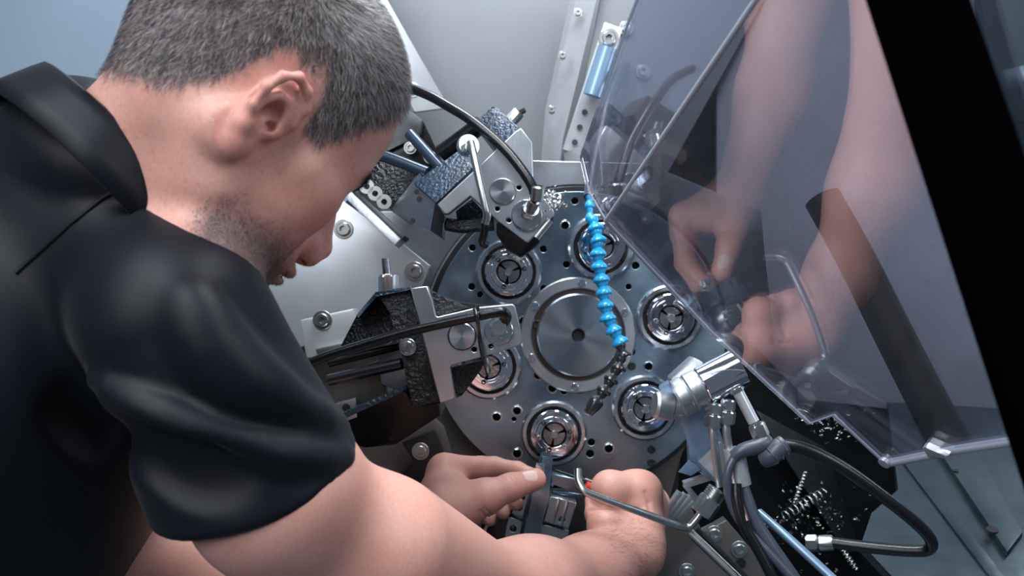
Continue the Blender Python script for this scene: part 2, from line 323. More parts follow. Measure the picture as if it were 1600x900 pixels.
# ================================================================== person: implicit surface, meshed once
def V3(x): return np.array(x[:], dtype=np.float32)
class Field:
    def __init__(s): s.pr = []
    def add(s, fn, c, R, op='u', k=.01): s.pr.append((fn, np.array(c, np.float32), R, op, k)); return s
    def sphere(s, c, r, op='u', k=.01):
        c = V3(c); return s.add(lambda p: np.sqrt(((p-c)**2).sum(1))-r, c, r, op, k)
    def ell(s, c, rad, rot=None, op='u', k=.01):
        c = V3(c); rad = np.array(rad, np.float32); Rm = None if rot is None else np.array(rot, np.float32)
        def fn(p):
            q = p-c
            if Rm is not None: q = q@Rm          # columns of rot are the local axes
            a = np.sqrt(((q/rad)**2).sum(1)); b = np.sqrt(((q/rad**2)**2).sum(1))
            return a*(a-1)/np.maximum(b, 1e-6)
        return s.add(fn, c, float(rad.max()), op, k)
    def cap(s, a, b, ra, rb=None, op='u', k=.01):
        a = V3(a); b = V3(b); rb = ra if rb is None else rb; d = b-a; L2 = float(d@d)+1e-12
        def fn(p):
            q = p-a; h = np.clip(q@d/L2, 0, 1)
            return np.sqrt(((q-h[:, None]*d)**2).sum(1))-(ra+(rb-ra)*h)
        return s.add(fn, (a+b)/2, math.sqrt(L2)/2+max(ra, rb), op, k)
    def chain(s, pts, rs, k=.01, kk=None, op='u'):
        for i in range(len(pts)-1): s.cap(pts[i], pts[i+1], rs[i], rs[i+1], op, k if i else (kk or k))
        return s
    def half(s, c, n, op='i', k=.002):
        c = V3(c); n = V3(Vector(n).normalized()); return s.add(lambda p: (p-c)@n, c, 1e3, op, k)
    def ev(s, p, sub=None):
        d = np.full(len(p), 1e3, np.float32)
        for fn, c, R, op, k in (s.pr if sub is None else sub):
            v = fn(p)
            if op == 'u': h = np.maximum(k-np.abs(d-v), 0)/k; d = np.minimum(d, v)-h*h*k*.25
            else:
                if op == 's': v = -v
                h = np.maximum(k-np.abs(d-v), 0)/k; d = np.maximum(d, v)+h*h*k*.25
        return d
    def trace(s, px, py, d0=.3, d1=1.5):
        o = V3(CAM); r = V3(P(px, py, 1)-CAM); rl = np.linalg.norm(r); t = d0
        for _ in range(120):
            v = float(s.ev((o+r*t)[None])[0])
            if v < .0003: return t
            t += .7*v/rl
            if t > d1: return None
        return t
    def mesh(s, lo, hi, h, B=14):
        lo = np.array(lo, np.float32); n = np.ceil((np.array(hi)-lo)/(h*B)).astype(int)
        ii = np.stack(np.meshgrid(*[np.arange(x) for x in n], indexing='ij'), -1).reshape(-1, 3)
        cen = lo+(ii+.5)*(h*B); act = np.abs(s.ev(cen.astype(np.float32))) < h*B*.87*2.1+.006
        ii = ii[act]; dims = n*B+2
        K = lambda c: (c[:, 0]*dims[1]+c[:, 1])*dims[2]+c[:, 2]
        g = np.stack(np.meshgrid(*[np.arange(B+1)]*3, indexing='ij'), -1).reshape(-1, 3)
        cv, ck, edges = [], [], []
        half = h*B*.87
        for b in ii:
            base = b*B; pts = (lo+(base+g)*h).astype(np.float32); c = lo+(b+.5)*h*B
            sub = [q for q in s.pr if np.linalg.norm(q[1]-c) < q[2]+half*1.15+q[4]+.03]
            if not sub: continue
            f = s.ev(pts, sub).reshape(B+1, B+1, B+1); neg = f < 0
            if neg.all() or not neg.any(): continue
            # cells
            acc = np.zeros((B, B, B, 3), np.float32); cnt = np.zeros((B, B, B), np.float32)
            for ax in range(3):
                u, v = [a for a in range(3) if a != ax]
                for du in (0, 1):
                    for dv in (0, 1):
                        s0 = [None]*3; s1 = [None]*3
                        s0[ax] = slice(0, B); s1[ax] = slice(1, B+1)
                        s0[u] = s1[u] = slice(du, B+du); s0[v] = s1[v] = slice(dv, B+dv)
                        f0 = f[tuple(s0)]; f1 = f[tuple(s1)]; cr = (f0 < 0) != (f1 < 0)
                        t = np.where(cr, f0/np.where(cr, f0-f1, 1), 0)
                        acc[..., ax] += t; acc[..., u] += np.where(cr, du, 0); acc[..., v] += np.where(cr, dv, 0); cnt += cr
            c3 = np.argwhere(cnt > 0)
            x = lo+(base+c3+acc[tuple(c3.T)]/cnt[tuple(c3.T)][:, None])*h
            x = x.astype(np.float32)
            for _ in range(2):                     # pull the vertices onto the surface
                e = 4e-4; g0 = s.ev(x, sub)
                G = np.stack([s.ev(x+np.eye(3, dtype=np.float32)[a]*e, sub)-g0 for a in range(3)], 1)/e
                G /= np.maximum((G**2).sum(1, keepdims=True), .2)
                x = x-np.clip(G*g0[:, None], -h*.6, h*.6)
            cv.append(x); ck.append(K(base+c3))
            for ax in range(3):                   # edges owned by this block
                u, v = [(1, 2), (2, 0), (0, 1)][ax]
                a = neg[:B, :B, :B]; sl = [slice(0, B)]*3; sl[ax] = slice(1, B+1); q = neg[tuple(sl)]
                e3 = np.argwhere(a != q)
                if len(e3):
                    flip = a[tuple(e3.T)]; e3 = e3+base
                    du = np.zeros(3, int); du[u] = 1; dv = np.zeros(3, int); dv[v] = 1
                    quad = np.stack([K(e3-du-dv), K(e3-dv), K(e3), K(e3-du)], 1)
                    quad[~flip] = quad[~flip][:, ::-1]; edges.append(quad)
        cv = np.concatenate(cv); ck = np.concatenate(ck); o = np.argsort(ck); ck = ck[o]; cv = cv[o]
        q = np.concatenate(edges); idx = np.clip(np.searchsorted(ck, q), 0, len(ck)-1)
        ok = (ck[idx] == q).all(1); return cv, idx[ok]
def np_mesh(name, v, f, material, parent=None, kind=None):
    c = (v.min(0)+v.max(0))/2; me = bpy.data.meshes.new(name); n = f.shape[1]
    me.vertices.add(len(v)); me.vertices.foreach_set('co', (v-c).astype(np.float32).ravel())
    me.loops.add(f.size); me.loops.foreach_set('vertex_index', f.astype(np.int32).ravel())
    me.polygons.add(len(f)); me.polygons.foreach_set('loop_start', np.arange(0, f.size, n, dtype=np.int32))
    me.polygons.foreach_set('use_smooth', np.ones(len(f), bool)); me.update(); me.validate()
    me.materials.append(material); return place(name, me, c, parent, kind)
# ---- head frame
PIT, YAW, ROL = math.radians(33), math.radians(47), math.radians(15)
hF = Vector((math.cos(PIT)*math.cos(YAW), math.cos(PIT)*math.sin(YAW), -math.sin(PIT)))
hU = Vector((math.sin(PIT)*math.cos(YAW), math.sin(PIT)*math.sin(YAW), math.cos(PIT)))
hL = hU.cross(hF)
hL, hU = hL*math.cos(ROL)+hU*math.sin(ROL), hU*math.cos(ROL)-hL*math.sin(ROL)
HO = P(421, 196, .649)+hL*.070
HS = 1.0
def H(f, l, u): return HO+(hF*f+hL*l+hU*u)*HS
HR = np.array([hF[:], hL[:], hU[:]], np.float32).T      # columns
def tilt(deg, axis='L'):                                  # local axes turned about the left axis (positive: top goes back)
    a = math.radians(deg); f = hF*math.cos(a)+hU*math.sin(a); u = hU*math.cos(a)-hF*math.sin(a)
    return np.array([f[:], hL[:], u[:]], np.float32).T
body = Field()
b = body
b.ell(H(.000, 0, .050), (.099, .077, .086), HR)
b.ell(H(.040, 0, .045), (.060, .066, .066), HR, k=.03)                 # forehead
b.ell(H(.045, 0, -.020), (.050, .058, .070), HR, k=.03)
for s in (-1, 1):
    b.cap(H(.004, s*.050, -.050), H(.082, s*.016, -.101), .017, .014, k=.03)          # jaw
    b.ell(H(.035, s*.040, -.045), (.042, .024, .042), HR, k=.02)
    b.sphere(H(.062, s*.050, -.014), .016, k=.03)                       # cheekbone
    b.cap(H(.040, s*.062, -.004), H(.062, s*.052, -.010), .008, k=.02)
b.ell(H(.080, 0, -.052), (.024, .031, .031), HR, k=.02)                 # muzzle
b.ell(H(.091, 0, -.098), (.016, .020, .015), HR, k=.02)                 # chin
for s in (-1, 1):
    b.cap(H(.088, s*.012, .018), H(.078, s*.044, .020), .010, .010, k=.018)    # brow
    b.sphere(H(.098, s*.034, -.004), .016, 's', .014)                   # eye socket
    b.sphere(H(.0745, s*.032, -.001), .0125, k=.003)                    # eye
    b.cap(H(.0865, s*.022, .004), H(.078, s*.045, .003), .0042, k=.004) # upper lid
    b.cap(H(.084, s*.022, -.009), H(.077, s*.044, -.008), .0038, k=.006)
b.chain([H(.092, 0, .012), H(.104, 0, -.010), H(.119, 0, -.030)], [.0085, .0085, .0105], k=.012)
b.cap(H(.085, 0, -.01), H(.100, 0, -.030), .014, .013, k=.014)
for s in (-1, 1):
    b.sphere(H(.103, s*.0125, -.034), .0085, k=.006)
    b.sphere(H(.1135, s*.006, -.041), .0085, k=.008)
    b.ell(H(.110, s*.0075, -.0455), (.0058, .0032, .0045), HR, op='s', k=.002)
    b.cap(H(.088, s*.021, -.030), H(.082, s*.031, -.052), .0022, op='s', k=.012)   # cheek fold
b.ell(H(.102, 0, -.060), (.0105, .022, .0070), tilt(-20), k=.006)       # lips
b.ell(H(.099, 0, -.0725), (.0105, .019, .0075), tilt(15), k=.006)
b.ell(H(.109, 0, -.0665), (.015, .027, .0013), HR, op='s', k=.003)
b.cap(H(.104, -.012, -.083), H(.104, .012, -.083), .005, op='s', k=.012)
EC, ES = math.cos(math.radians(-15)), math.sin(math.radians(-15))
# ear (right, towards the lens, and the far left one)
for s in (-1, 1):
    def E(f, o, u): # local ear plane: leans back 14 degrees and flares outwards towards the back
        f *= .91; u *= .91; ff = f*EC-u*ES; uu = f*ES+u*EC
        return H(-.002+ff, s*(.0715+o-.22*(f*.97)), .000+uu)
    b.cap(E(.004, -.012, .012), E(.002, -.012, -.018), .014, .010, k=.012)
    b.ell(E(-.010, .0030, .006), (.0165, .0045, .023), tilt(-15), k=.006)
    rim = [E(.009, .001, .002), E(.010, .004, .014), E(.006, .007, .027), E(-.005, .009, .034), E(-.018, .010, .033), E(-.026, .0105, .022),
           E(-.027, .010, .008), E(-.022, .009, -.006), E(-.014, .007, -.017), E(-.005, .004, -.026)]
    b.chain(rim, [.0026, .0030, .0032, .0033, .0033, .0033, .0032, .0030, .003, .0034], k=.003)
    b.ell(E(-.002, .002, -.027), (.006, .0042, .0085), tilt(-15), k=.006)    # lobe
    b.ell(E(-.007, .0085, .000), (.0088, .0110, .0118), tilt(-15), op='s', k=.003)     # concha
    b.ell(E(-.010, .0115, .0225), (.0105, .0062, .0056), tilt(-15), op='s', k=.003)    # scapha
    b.chain([E(-.019, .0085, -.006), E(-.0195, .0085, .006), E(-.015, .0085, .0145), E(-.006, .006, .018)], [.0026, .0028, .0026, .0022], k=.003)
    b.sphere(E(.005, .0045, -.002), .0048, k=.005)                      # tragus
    b.sphere(E(-.012, .006, -.0145), .0045, k=.005)
    b.ell(E(.000, .004, -.002), (.004, .008, .0045), HR, op='s', k=.002)
# neck and the torso under the shirt
CC = P(212, 228, .728); CA = (P(332, 345, .765)-P(84, 112, .705))/2; CB = P(226, 224, .656)-CC
CN = CA.cross(CB).normalized()
if CN.x > 0: CN = -CN          # points from the neck into the torso
NB = CC+CN*.05+Vector((0, .012, 0))
b.cap(H(-.022, 0, -.010), NB, .056, .052, k=.03)
b.cap(H(.012, 0, -.060), P(225, 285, .75), .040, .042, k=.03)
b.cap(H(-.020, -.056, -.022), P(300, 345, .69), .013, .012, k=.025)
SH = P(285, 480, .655); ELB = P(662, 1000, .80); HEM = P(432, 768, .672)
b.cap(NB, P(40, 430, .82), .050, .075, k=.04)
b.cap(P(110, 330, .77), SH, .03, .046, k=.03)
# right arm
WR = P(985, 864, 1.03)
b.chain([SH, HEM, ELB], [.045, .054, .050], k=.03)
b.cap(P(600, 856, .72), P(770, 942, .86), .052, .045, k=.03)
b.chain([ELB, P(830, 925, .90), P(925, 897, .985), WR], [.050, .044, .0345, .0305], k=.03)
b.cap(P(962, 872, 1.02), P(1003, 866, 1.035), .022, .020, k=.02)
# right fist
def chainp(pts, rs, k=.005, kk=None): b.chain([P(*p) for p in pts], rs, k, kk)
b.cap(P(988, 850, 1.045), P(978, 775, 1.075), .024, .024, k=.015)
b.cap(P(1000, 835, 1.05), P(1005, 785, 1.10), .022, .022, k=.02)
chainp([(995, 800, 1.06), (1002, 768, 1.065), (953, 765, 1.048), (946, 784, 1.06), (950, 796, 1.08)], [.022, .0200, .0185, .0115, .0092], .010, .02)     # index
chainp([(1000, 805, 1.08), (1008, 768, 1.10), (962, 757, 1.095), (940, 778, 1.10), (955, 795, 1.11)], [.018, .0145, .0118, .0100, .009], .005, .02)
chainp([(1008, 810, 1.10), (1024, 783, 1.125), (975, 770, 1.13), (950, 790, 1.13), (966, 808, 1.13)], [.017, .0138, .0110, .0096, .0088], .005, .02)
chainp([(1008, 820, 1.10), (1026, 802, 1.135), (985, 795, 1.15), (962, 806, 1.15), (976, 818, 1.145)], [.016, .0122, .0098, .0088, .008], .005, .02)
chainp([(995, 840, 1.04), (945, 823, 1.030), (933, 803, 1.045), (928, 782, 1.060)], [.022, .0185, .0125, .0098], .004, .006)      # thumb
# left forearm and hand
LW = P(676, 818, 1.075); LE = P(330, 905, .92)
b.chain([P(90, 700, .92), P(200, 850, .91), LE, P(500, 880, .99), LW], [.055, .050, .047, .041, .0275], k=.03)
b.chain([LW, P(705, 775, 1.095)], [.027, .0255], k=.02)
b.chain([P(683, 800, 1.09), P(690, 738, 1.13)], [.025, .0165], k=.02)
b.chain([P(690, 790, 1.11), P(692, 765, 1.165)], [.024, .017], k=.02)
b.cap(P(694, 806, 1.072), P(752, 778, 1.075), .023, .0175, k=.02)       # thenar
chainp([(696, 730, 1.125), (752, 730, 1.135), (772, 729, 1.138), (808, 735, 1.13), (840, 745, 1.118)], [.0150, .0118, .0108, .0095, .0075], .005, .015)
chainp([(690, 745, 1.145), (755, 752, 1.17), (800, 768, 1.165), (806, 786, 1.14)], [.0145, .0112, .0098, .0085], .005, .015)
chainp([(690, 760, 1.160), (748, 780, 1.19), (790, 790, 1.17), (786, 800, 1.14)], [.0138, .0108, .0095, .0082], .005, .015)
chainp([(690, 778, 1.165), (735, 805, 1.19), (768, 808, 1.17), (765, 812, 1.145)], [.0125, .0095, .0085, .0076], .005, .015)
chainp([(706, 800, 1.07), (760, 776, 1.068), (798, 761, 1.072), (836, 749, 1.088)], [.0215, .0168, .0138, .0122], .008, .015)
def crease(pts, r, k):
    q = []
    for (x, y) in pts:
        d = body.trace(x, y)
        if d: q.append(P(x, y, d))
    n0 = len(body.pr)
    for i in range(len(q)-1): body.cap(q[i], q[i+1], r, r, 's', k)
crease([(922, 798), (945, 794), (972, 792), (1002, 794)], .0010, .004)
crease([(757, 795), (766, 802), (771, 808)], .0006, .003)
crease([(752, 799), (760, 807), (764, 813)], .0006, .003)
crease([(795, 746), (801, 752), (804, 760)], .0005, .002)
crease([(1008, 770), (1014, 785), (1016, 800)], .0010, .004)
import time as _t; _t0 = _t.perf_counter()
bv, bf = body.mesh((-.62, -.95, .82), (.26, .06, 1.74), .0017)
print('BODY', len(bv), len(bf), _t.perf_counter()-_t0)
# ---- skin colour per vertex: intrinsic tints only (beard stubble, scalp under the hair, redder ears and knuckles, lips, brows)
hl = ((bv-V3(HO))@HR)/HS; f_, l_, u_ = hl[:, 0], hl[:, 1], hl[:, 2]
ins = np.linalg.norm(bv-V3(H(.02, 0, .01)), axis=1) < .16
def sst(a, b_, x): t = np.clip((x-a)/(b_-a), 0, 1); return t*t*(3-2*t)
def noise3(p, sc):                # cheap smooth noise
    q = p*sc; return (np.sin(q[:, 0]*1.7+1.3*np.sin(q[:, 1]*1.1))+np.sin(q[:, 1]*1.9+1.7*np.sin(q[:, 2]*1.3))+np.sin(q[:, 2]*2.1+1.1*np.sin(q[:, 0]*1.5)))/3
LF = [-.12, -.085, -.065, -.045, -.036, -.028, -.018, .006, .013, .020, .036, .042, .052, .066, .078, .087, .12]
LU = [-.030, -.034, -.026, -.006, .016, .036, .046, .046, .036, .012, .010, .020, .036, .053, .071, .088, .097]
def hairmask(f, l, u): return u-np.interp(f, LF, LU)
onear = ins & (np.abs(l_) > .073) & (f_ < .012) & (f_ > -.045) & (u_ < .042) & (u_ > -.035)
hm = np.where(ins & ~onear, hairmask(f_, l_, u_)+.004*noise3(bv, 300), -1)
hairw = sst(-.004, .010, hm)
beard = np.where(ins, sst(-.030, -.062, u_+.05*np.clip(.03-f_, -.02, .06)+.006*noise3(bv, 200))*sst(-.006, .012, f_)*sst(.135, .10, -u_+.0), 0)
beard *= 1-.8*np.exp(-(((f_-.103)/.010)**2+(l_/.022)**2+((u_+.066)/.011)**2))
beard = np.clip(beard, 0, 1)*np.clip(.38+.85*sst(-.040, -.075, u_+.15*np.abs(f_-.06)), 0, 1)
lips = np.where(ins, np.exp(-(((f_-.105)/.012)**2+(l_/.021)**2+((u_+.066)/.011)**2)**2), 0)
brow = np.where(ins & (f_ > .05), np.exp(-((u_-.020-.06*(np.abs(l_)-.03)*0)/.0062)**2)*sst(.008, .016, np.abs(l_))*sst(.060, .050, np.abs(l_)), 0)
lash = np.where(ins & (f_ > .07), np.exp(-(((u_+.0015)/.0032)**2))*sst(.018, .022, np.abs(l_))*sst(.048, .044, np.abs(l_)), 0)
ear = onear.astype(float)
skin = np.array([.62, .335, .275]); col = np.tile(skin, (len(bv), 1))
mot = noise3(bv, 60)*.5+noise3(bv, 150)*.3
def blend(c, wgt): 
    global col
    col = col*(1-wgt[:, None])+np.array(c)*wgt[:, None]
blend((.60, .25, .18), np.clip(.35+.6*mot, 0, 1)*.6)
spk = noise3(bv, 420)*noise3(bv[:, [1, 2, 0]], 610)
blend((.46, .20, .14), np.where(ins & (u_ < .03), np.clip(spk*1.6-.25, 0, .5), 0))
blend((.60, .23, .19), ear*.45)
cheek = np.where(ins, np.exp(-(((f_-.065)/.03)**2+((u_+.02)/.03)**2)), 0); blend((.58, .24, .17), cheek*.45)
blend((.52, .20, .19), lips*.6)
blend((.07, .06, .065), beard*.80)
blend((.13, .11, .115), hairw*.75)
blend((.035, .025, .025), np.clip(brow*.9, 0, 1)); blend((.03, .02, .02), np.clip(lash, 0, 1)*.9)
sm = mat('skin', (.6, .3, .24), .48, 0, .42, bump=(700, .06), sss=.15)
nt = sm.node_tree; va = nt.nodes.new('ShaderNodeVertexColor'); va.layer_name = 'tint'
nz = nt.nodes.new('ShaderNodeTexNoise'); nz.inputs['Scale'].default_value = 420; nz.inputs['Detail'].default_value = 3
gg = nt.nodes.new('ShaderNodeNewGeometry'); nt.links.new(gg.outputs['Position'], nz.inputs['Vector'])
mr = nt.nodes.new('ShaderNodeMapRange'); mr.inputs[1].default_value = .3; mr.inputs[2].default_value = .7; mr.inputs[3].default_value = .93; mr.inputs[4].default_value = 1.05
nt.links.new(nz.outputs['Fac'], mr.inputs[0])
vm = nt.nodes.new('ShaderNodeVectorMath'); vm.operation = 'SCALE'; nt.links.new(va.outputs['Color'], vm.inputs[0]); nt.links.new(mr.outputs[0], vm.inputs['Scale'])
nt.links.new(vm.outputs[0], nt.nodes['Principled BSDF'].inputs['Base Color'])
person = np_mesh('person', bv, bf, sm)
ca = person.data.color_attributes.new('tint', 'FLOAT_COLOR', 'POINT'); ca.data.foreach_set('color', np.c_[col, np.ones(len(col))].astype(np.float32).ravel())
tag(person, 'man in a black polo shirt bending over the machine, both hands at the tool holder', 'person')
# ---- hair strands
def quads_sample(mask, n, w=None):
    fm = mask[bf].mean(1); tri = bv[bf]; ar = np.linalg.norm(np.cross(tri[:, 2]-tri[:, 0], tri[:, 3]-tri[:, 1]), axis=1)*.5
    p = ar*np.clip(fm, 0, 1); fi = rng.choice(len(bf), n, p=p/p.sum()); uv = rng.random((n, 2))
    q = tri[fi]; a = q[:, 0]*(1-uv[:, :1])+q[:, 1]*uv[:, :1]; c = q[:, 3]*(1-uv[:, :1])+q[:, 2]*uv[:, :1]
    pos = a*(1-uv[:, 1:])+c*uv[:, 1:]; nn = np.cross(q[:, 2]-q[:, 0], q[:, 3]-q[:, 1]); nn /= np.linalg.norm(nn, axis=1, keepdims=True)
    return pos, nn
def strands(name, pos, nn, comb, length, width, lift, material, segs=3, jitter=.35, droop=.25):
    n = len(pos); d = comb+rng.normal(0, jitter, (n, 3)); d -= nn*(d*nn).sum(1, keepdims=True); d /= np.linalg.norm(d, axis=1, keepdims=True)+1e-6
    side = np.cross(nn, d)+nn*rng.normal(0, .5, (n, 1)); side /= np.linalg.norm(side, axis=1, keepdims=True)
    vs = []; p = pos-nn*.0005
    for i in range(segs+1):
        t = i/segs; ww = width*(1-.75*t)
        vs += [p-side*ww, p+side*ww]
        lf = lift*(1-droop*t*2); dirv = d*np.sqrt(np.maximum(0, 1-lf**2))+nn*lf
        p = p+dirv*(length[:, None] if hasattr(length, '__len__') else length)/segs
    v = np.stack(vs, 1); base = np.arange(n)[:, None]*(2*segs+2)
    f = np.concatenate([base+np.array([[2*i, 2*i+1, 2*i+3, 2*i+2]]) for i in range(segs)])
    o = np_mesh(name, v.reshape(-1, 3), f, material, person, 'stuff')
    tone = np.repeat(np.clip(rng.beta(1.1, 2.4, n)+.22*noise3(pos, 260)+.10*noise3(pos, 90), 0, 1), 2*segs+2); a = o.data.attributes.new('tone', 'FLOAT', 'POINT'); a.data.foreach_set('value', tone.astype(np.float32))
    return o
def hairmat(name, c0, c1):
    m = mat(name, c0, .38, 0, .45); n_ = m.node_tree; at = n_.nodes.new('ShaderNodeAttribute'); at.attribute_name = 'tone'
    mx = n_.nodes.new('ShaderNodeMix'); mx.data_type = 'RGBA'; mx.inputs['A'].default_value = (*c0, 1); mx.inputs['B'].default_value = (*c1, 1)
    n_.links.new(at.outputs['Fac'], mx.inputs['Factor']); n_.links.new(mx.outputs['Result'], n_.nodes['Principled BSDF'].inputs['Base Color']); return m
mh = hairmat('greying_hair', (.016, .014, .015), (.36, .32, .33)); mb = hairmat('stubble_hair', (.02, .017, .017), (.10, .085, .08))
pos, nn = quads_sample(np.where(hm > 0, .25+.75*sst(0, .02, hm), 0), 46000)
loc = (pos-V3(HO))@HR
tw = sst(.045, .125, loc[:, 2:]); comb = np.array([[1.0, 0, .1]])*tw+np.array([[.45, 0, -1.0]])*(1-tw)
back = sst(-.01, -.05, loc[:, :1]); comb = comb*(1-back)+np.array([[-.1, 0, -1.]])*back
ln = .0055+.0075*sst(.03, .11, loc[:, 2])+rng.random(len(pos))*.003
hair = strands('hair', pos, nn, comb@HR.T, ln, .00021, .55, mh); hair['label'] = 'short brown hair going grey'
bd, bn = quads_sample(np.where(beard > .12, beard, 0), 15000)
strands('stubble', bd, bn, np.tile(np.array([[.2, 0, -1.]])@HR.T, (len(bd), 1)), .0030, .00014, .55, mb, 2)
em = np.where(brow > .25, brow, 0); ed, en = quads_sample(em, 1600)
eloc = (ed-V3(HO))@HR
strands('eyebrow', ed, en, np.c_[0*eloc[:, 0]-.2, np.sign(eloc[:, 1]), .25+0*eloc[:, 0]]@HR.T, .008, .00017, .35, mb, 2)
ld, lnn = quads_sample(np.where(lash > .5, lash, 0), 260)
strands('eyelash', ld, lnn, np.tile(np.array([[1., 0, -.6]])@HR.T, (len(ld), 1)), .008, .00016, .8, mb, 2)
# forearm hair
aw = np.linalg.norm(bv-V3(P(1000, 885, .99)), axis=1); fh = np.where(aw < .075, sst(.075, .02, aw), 0); ad, an = quads_sample(fh, 1000)
strands('forearm_hair', ad, an, np.tile(np.array([[.5, .5, -.6]]), (len(ad), 1)), .009, .00007, .4, mb, 3)
# thumb nail, index nail
nm = mat('nail', (.74, .52, .46), .25, 0, .5, coat=.4)
def nail(px, py, a, rx, ry):
    d = body.trace(px, py, .6); c = P(px, py, d); e = 1.2e-3
    q = np.array([c+Vector(o) for o in ((0, 0, 0), (e, 0, 0), (0, e, 0), (0, 0, e))], np.float32); g_ = body.ev(q)
    n = Vector((g_[1]-g_[0], g_[2]-g_[0], g_[3]-g_[0])).normalized()
    u = (P(px+math.cos(a), py+math.sin(a), d)-c); u = (u-n*u.dot(n)).normalized(); v = n.cross(u)
    V = []; F = []
    for i in range(7):
        for j in range(7):
            x = (i/3-1); y = (j/3-1); k = 1/max(1, (abs(x)**4+abs(y)**4)**.25)
            q = c+u*(x*k*rx)+v*(y*k*ry); 
            for _ in range(4): q = q-n*(float(body.ev(np.array([q[:]], np.float32))[0])-.0005*(1-.6*max(abs(x), abs(y))**3))
            V.append(q)
    for i in range(6):
        for j in range(6): F.append((i*7+j, i*7+j+1, i*7+j+8, i*7+j+7))
    link('thumbnail', V, F, nm, person, True)
nail(829, 742, -.32, .0082, .0066)
# ================================================================== shirt
sh = Field()
def smax(a, b_, k=.007): h = np.maximum(k-np.abs(a-b_), 0)/k; return np.maximum(a, b_)+h*h*k*.25
AX = (HEM-SH).normalized()
HEMC = P(398, 750, .672); HEMN = (P(440, 830, .70)-P(318, 560, .655)).normalized()
HEME = HEMC+HEMN*.03
sh.ell(P(10, 570, .81), (.165, .20, .17), k=.06)
sh.ell(P(-160, 790, .84), (.185, .22, .22), k=.08)
sh.cap(P(110, 275, .735), P(290, 495, .66), .066, .044, k=.05)           # shoulder yoke
sh.cap(P(-160, 365, .84), P(90, 298, .785), .115, .074, k=.05)
sh.cap(P(150, 300, .79), P(215, 430, .86), .075, .07, k=.04)            # chest and far shoulder
def sleeve(p):
    a = V3(P(268, 500, .652)); e = V3(HEME); d = e-a; q = p-a; h = np.clip(q@d/float(d@d), 0, 1)
    v = np.sqrt(((q-h[:, None]*d)**2).sum(1))-(.059+.0155*h)
    return smax(v, (p-V3(HEMC))@V3(HEMN))
sh.add(sleeve, (P(268, 500, .652)+HEME)/2, .26, 'u', .03)
sh.cap(P(40, 225, .77), P(150, 268, .735), .034, .03, k=.03)
base = Field(); base.pr = list(sh.pr)
def fold(pts, r, k=.02, out=.0, op='u'):
    q = []; dn = []
    for (x0, y0), (x1, y1) in zip(pts[:-1], pts[1:]):
        m = max(1, int(math.hypot(x1-x0, y1-y0)/22)); dn += [(x0+(x1-x0)*i/m, y0+(y1-y0)*i/m) for i in range(m)]
    for (x, y) in dn+[pts[-1]]:
        d = base.trace(x, y)
        if d: q.append(P(x, y, d-out))
    rs = [r*(.35+.65*math.sin(PI*(i+.5)/len(q))) for i in range(len(q))]
    q = [q[i] for i in range(len(q))]
    n0 = len(sh.pr); sh.chain(q, rs, k, op=op)
    if op == 'u':
        for i in range(n0, len(sh.pr)):
            f = sh.pr[i]; sh.pr[i] = (lambda p, g=f[0]: smax(g(p), (p-V3(HEMC))@V3(HEMN)),)+f[1:]
fold([(150, 596), (200, 622), (280, 660), (360, 690), (430, 708), (500, 716), (535, 712)], .009, .012, out=-.001)
fold([(330, 585), (390, 608), (450, 632), (500, 652), (530, 662)], .006, .016, out=-.001)
fold([(300, 470), (330, 540), (380, 590), (430, 615)], .004, .03, out=-.001)
fold([(20, 190), (90, 215), (170, 255), (240, 300)], .007, .016)
fold([(0, 175), (60, 185), (130, 215), (215, 265)], .005, .012)
fold([(60, 240), (140, 265), (220, 300)], .004, .02)
fold([(40, 205), (110, 235), (190, 275), (260, 325)], .003, .014, out=.001, op='s')
fold([(110, 640), (190, 690), (280, 735), (360, 750)], .004, .03, out=.002, op='s')
# sleeve end: hollow
# the cloth never dips below the arm and neck it covers
def arm_cover(p):
    a = V3(SH); d = V3(HEM)-a; q = p-a; h = np.clip(q@d/float(d@d), 0, 1)
    return smax(np.sqrt(((q-h[:, None]*d)**2).sum(1))-(.050+.009*h), (p-V3(HEMC))@V3(HEMN))
sh.add(arm_cover, (SH+HEM)/2, .22, 'u', .012)
NE = P(40, 430, .82)
def neck_cover(p):
    a = V3(NB); d = V3(NE)-a; q = p-a; h = np.clip(q@d/float(d@d), 0, 1)
    return np.maximum(np.sqrt(((q-h[:, None]*d)**2).sum(1))-(.066+.020*h), -((p-V3(CC+CN*.022))@V3(CN)))
for (x, y) in ((72, 214), (95, 231), (122, 250), (150, 264)):
    d = body.trace(x, y)
    if d and d < .9: sh.sphere(P(x, y, d+.016), .022, k=.02)
sh.add(neck_cover, (NB+NE)/2, .22, 'u', .015)
# neck opening and lower front
sh.cap(CC-CN*.05, CC-CN*.15, .058, .066, 's', .008)
_t0 = _t.perf_counter()
sv, sf = sh.mesh((-.85, -.95, .72), (.02, .12, 1.62), .0031)
print('SHIRT', len(sv), _t.perf_counter()-_t0)
mshirt = mat('black_polo_cotton', (.0022, .0034, .0075), .5, 0, .25, bump=(1600, .12), sheen=.04)
shirt = np_mesh('polo_shirt', sv, sf, mshirt, person); shirt['label'] = 'black short-sleeved polo shirt'

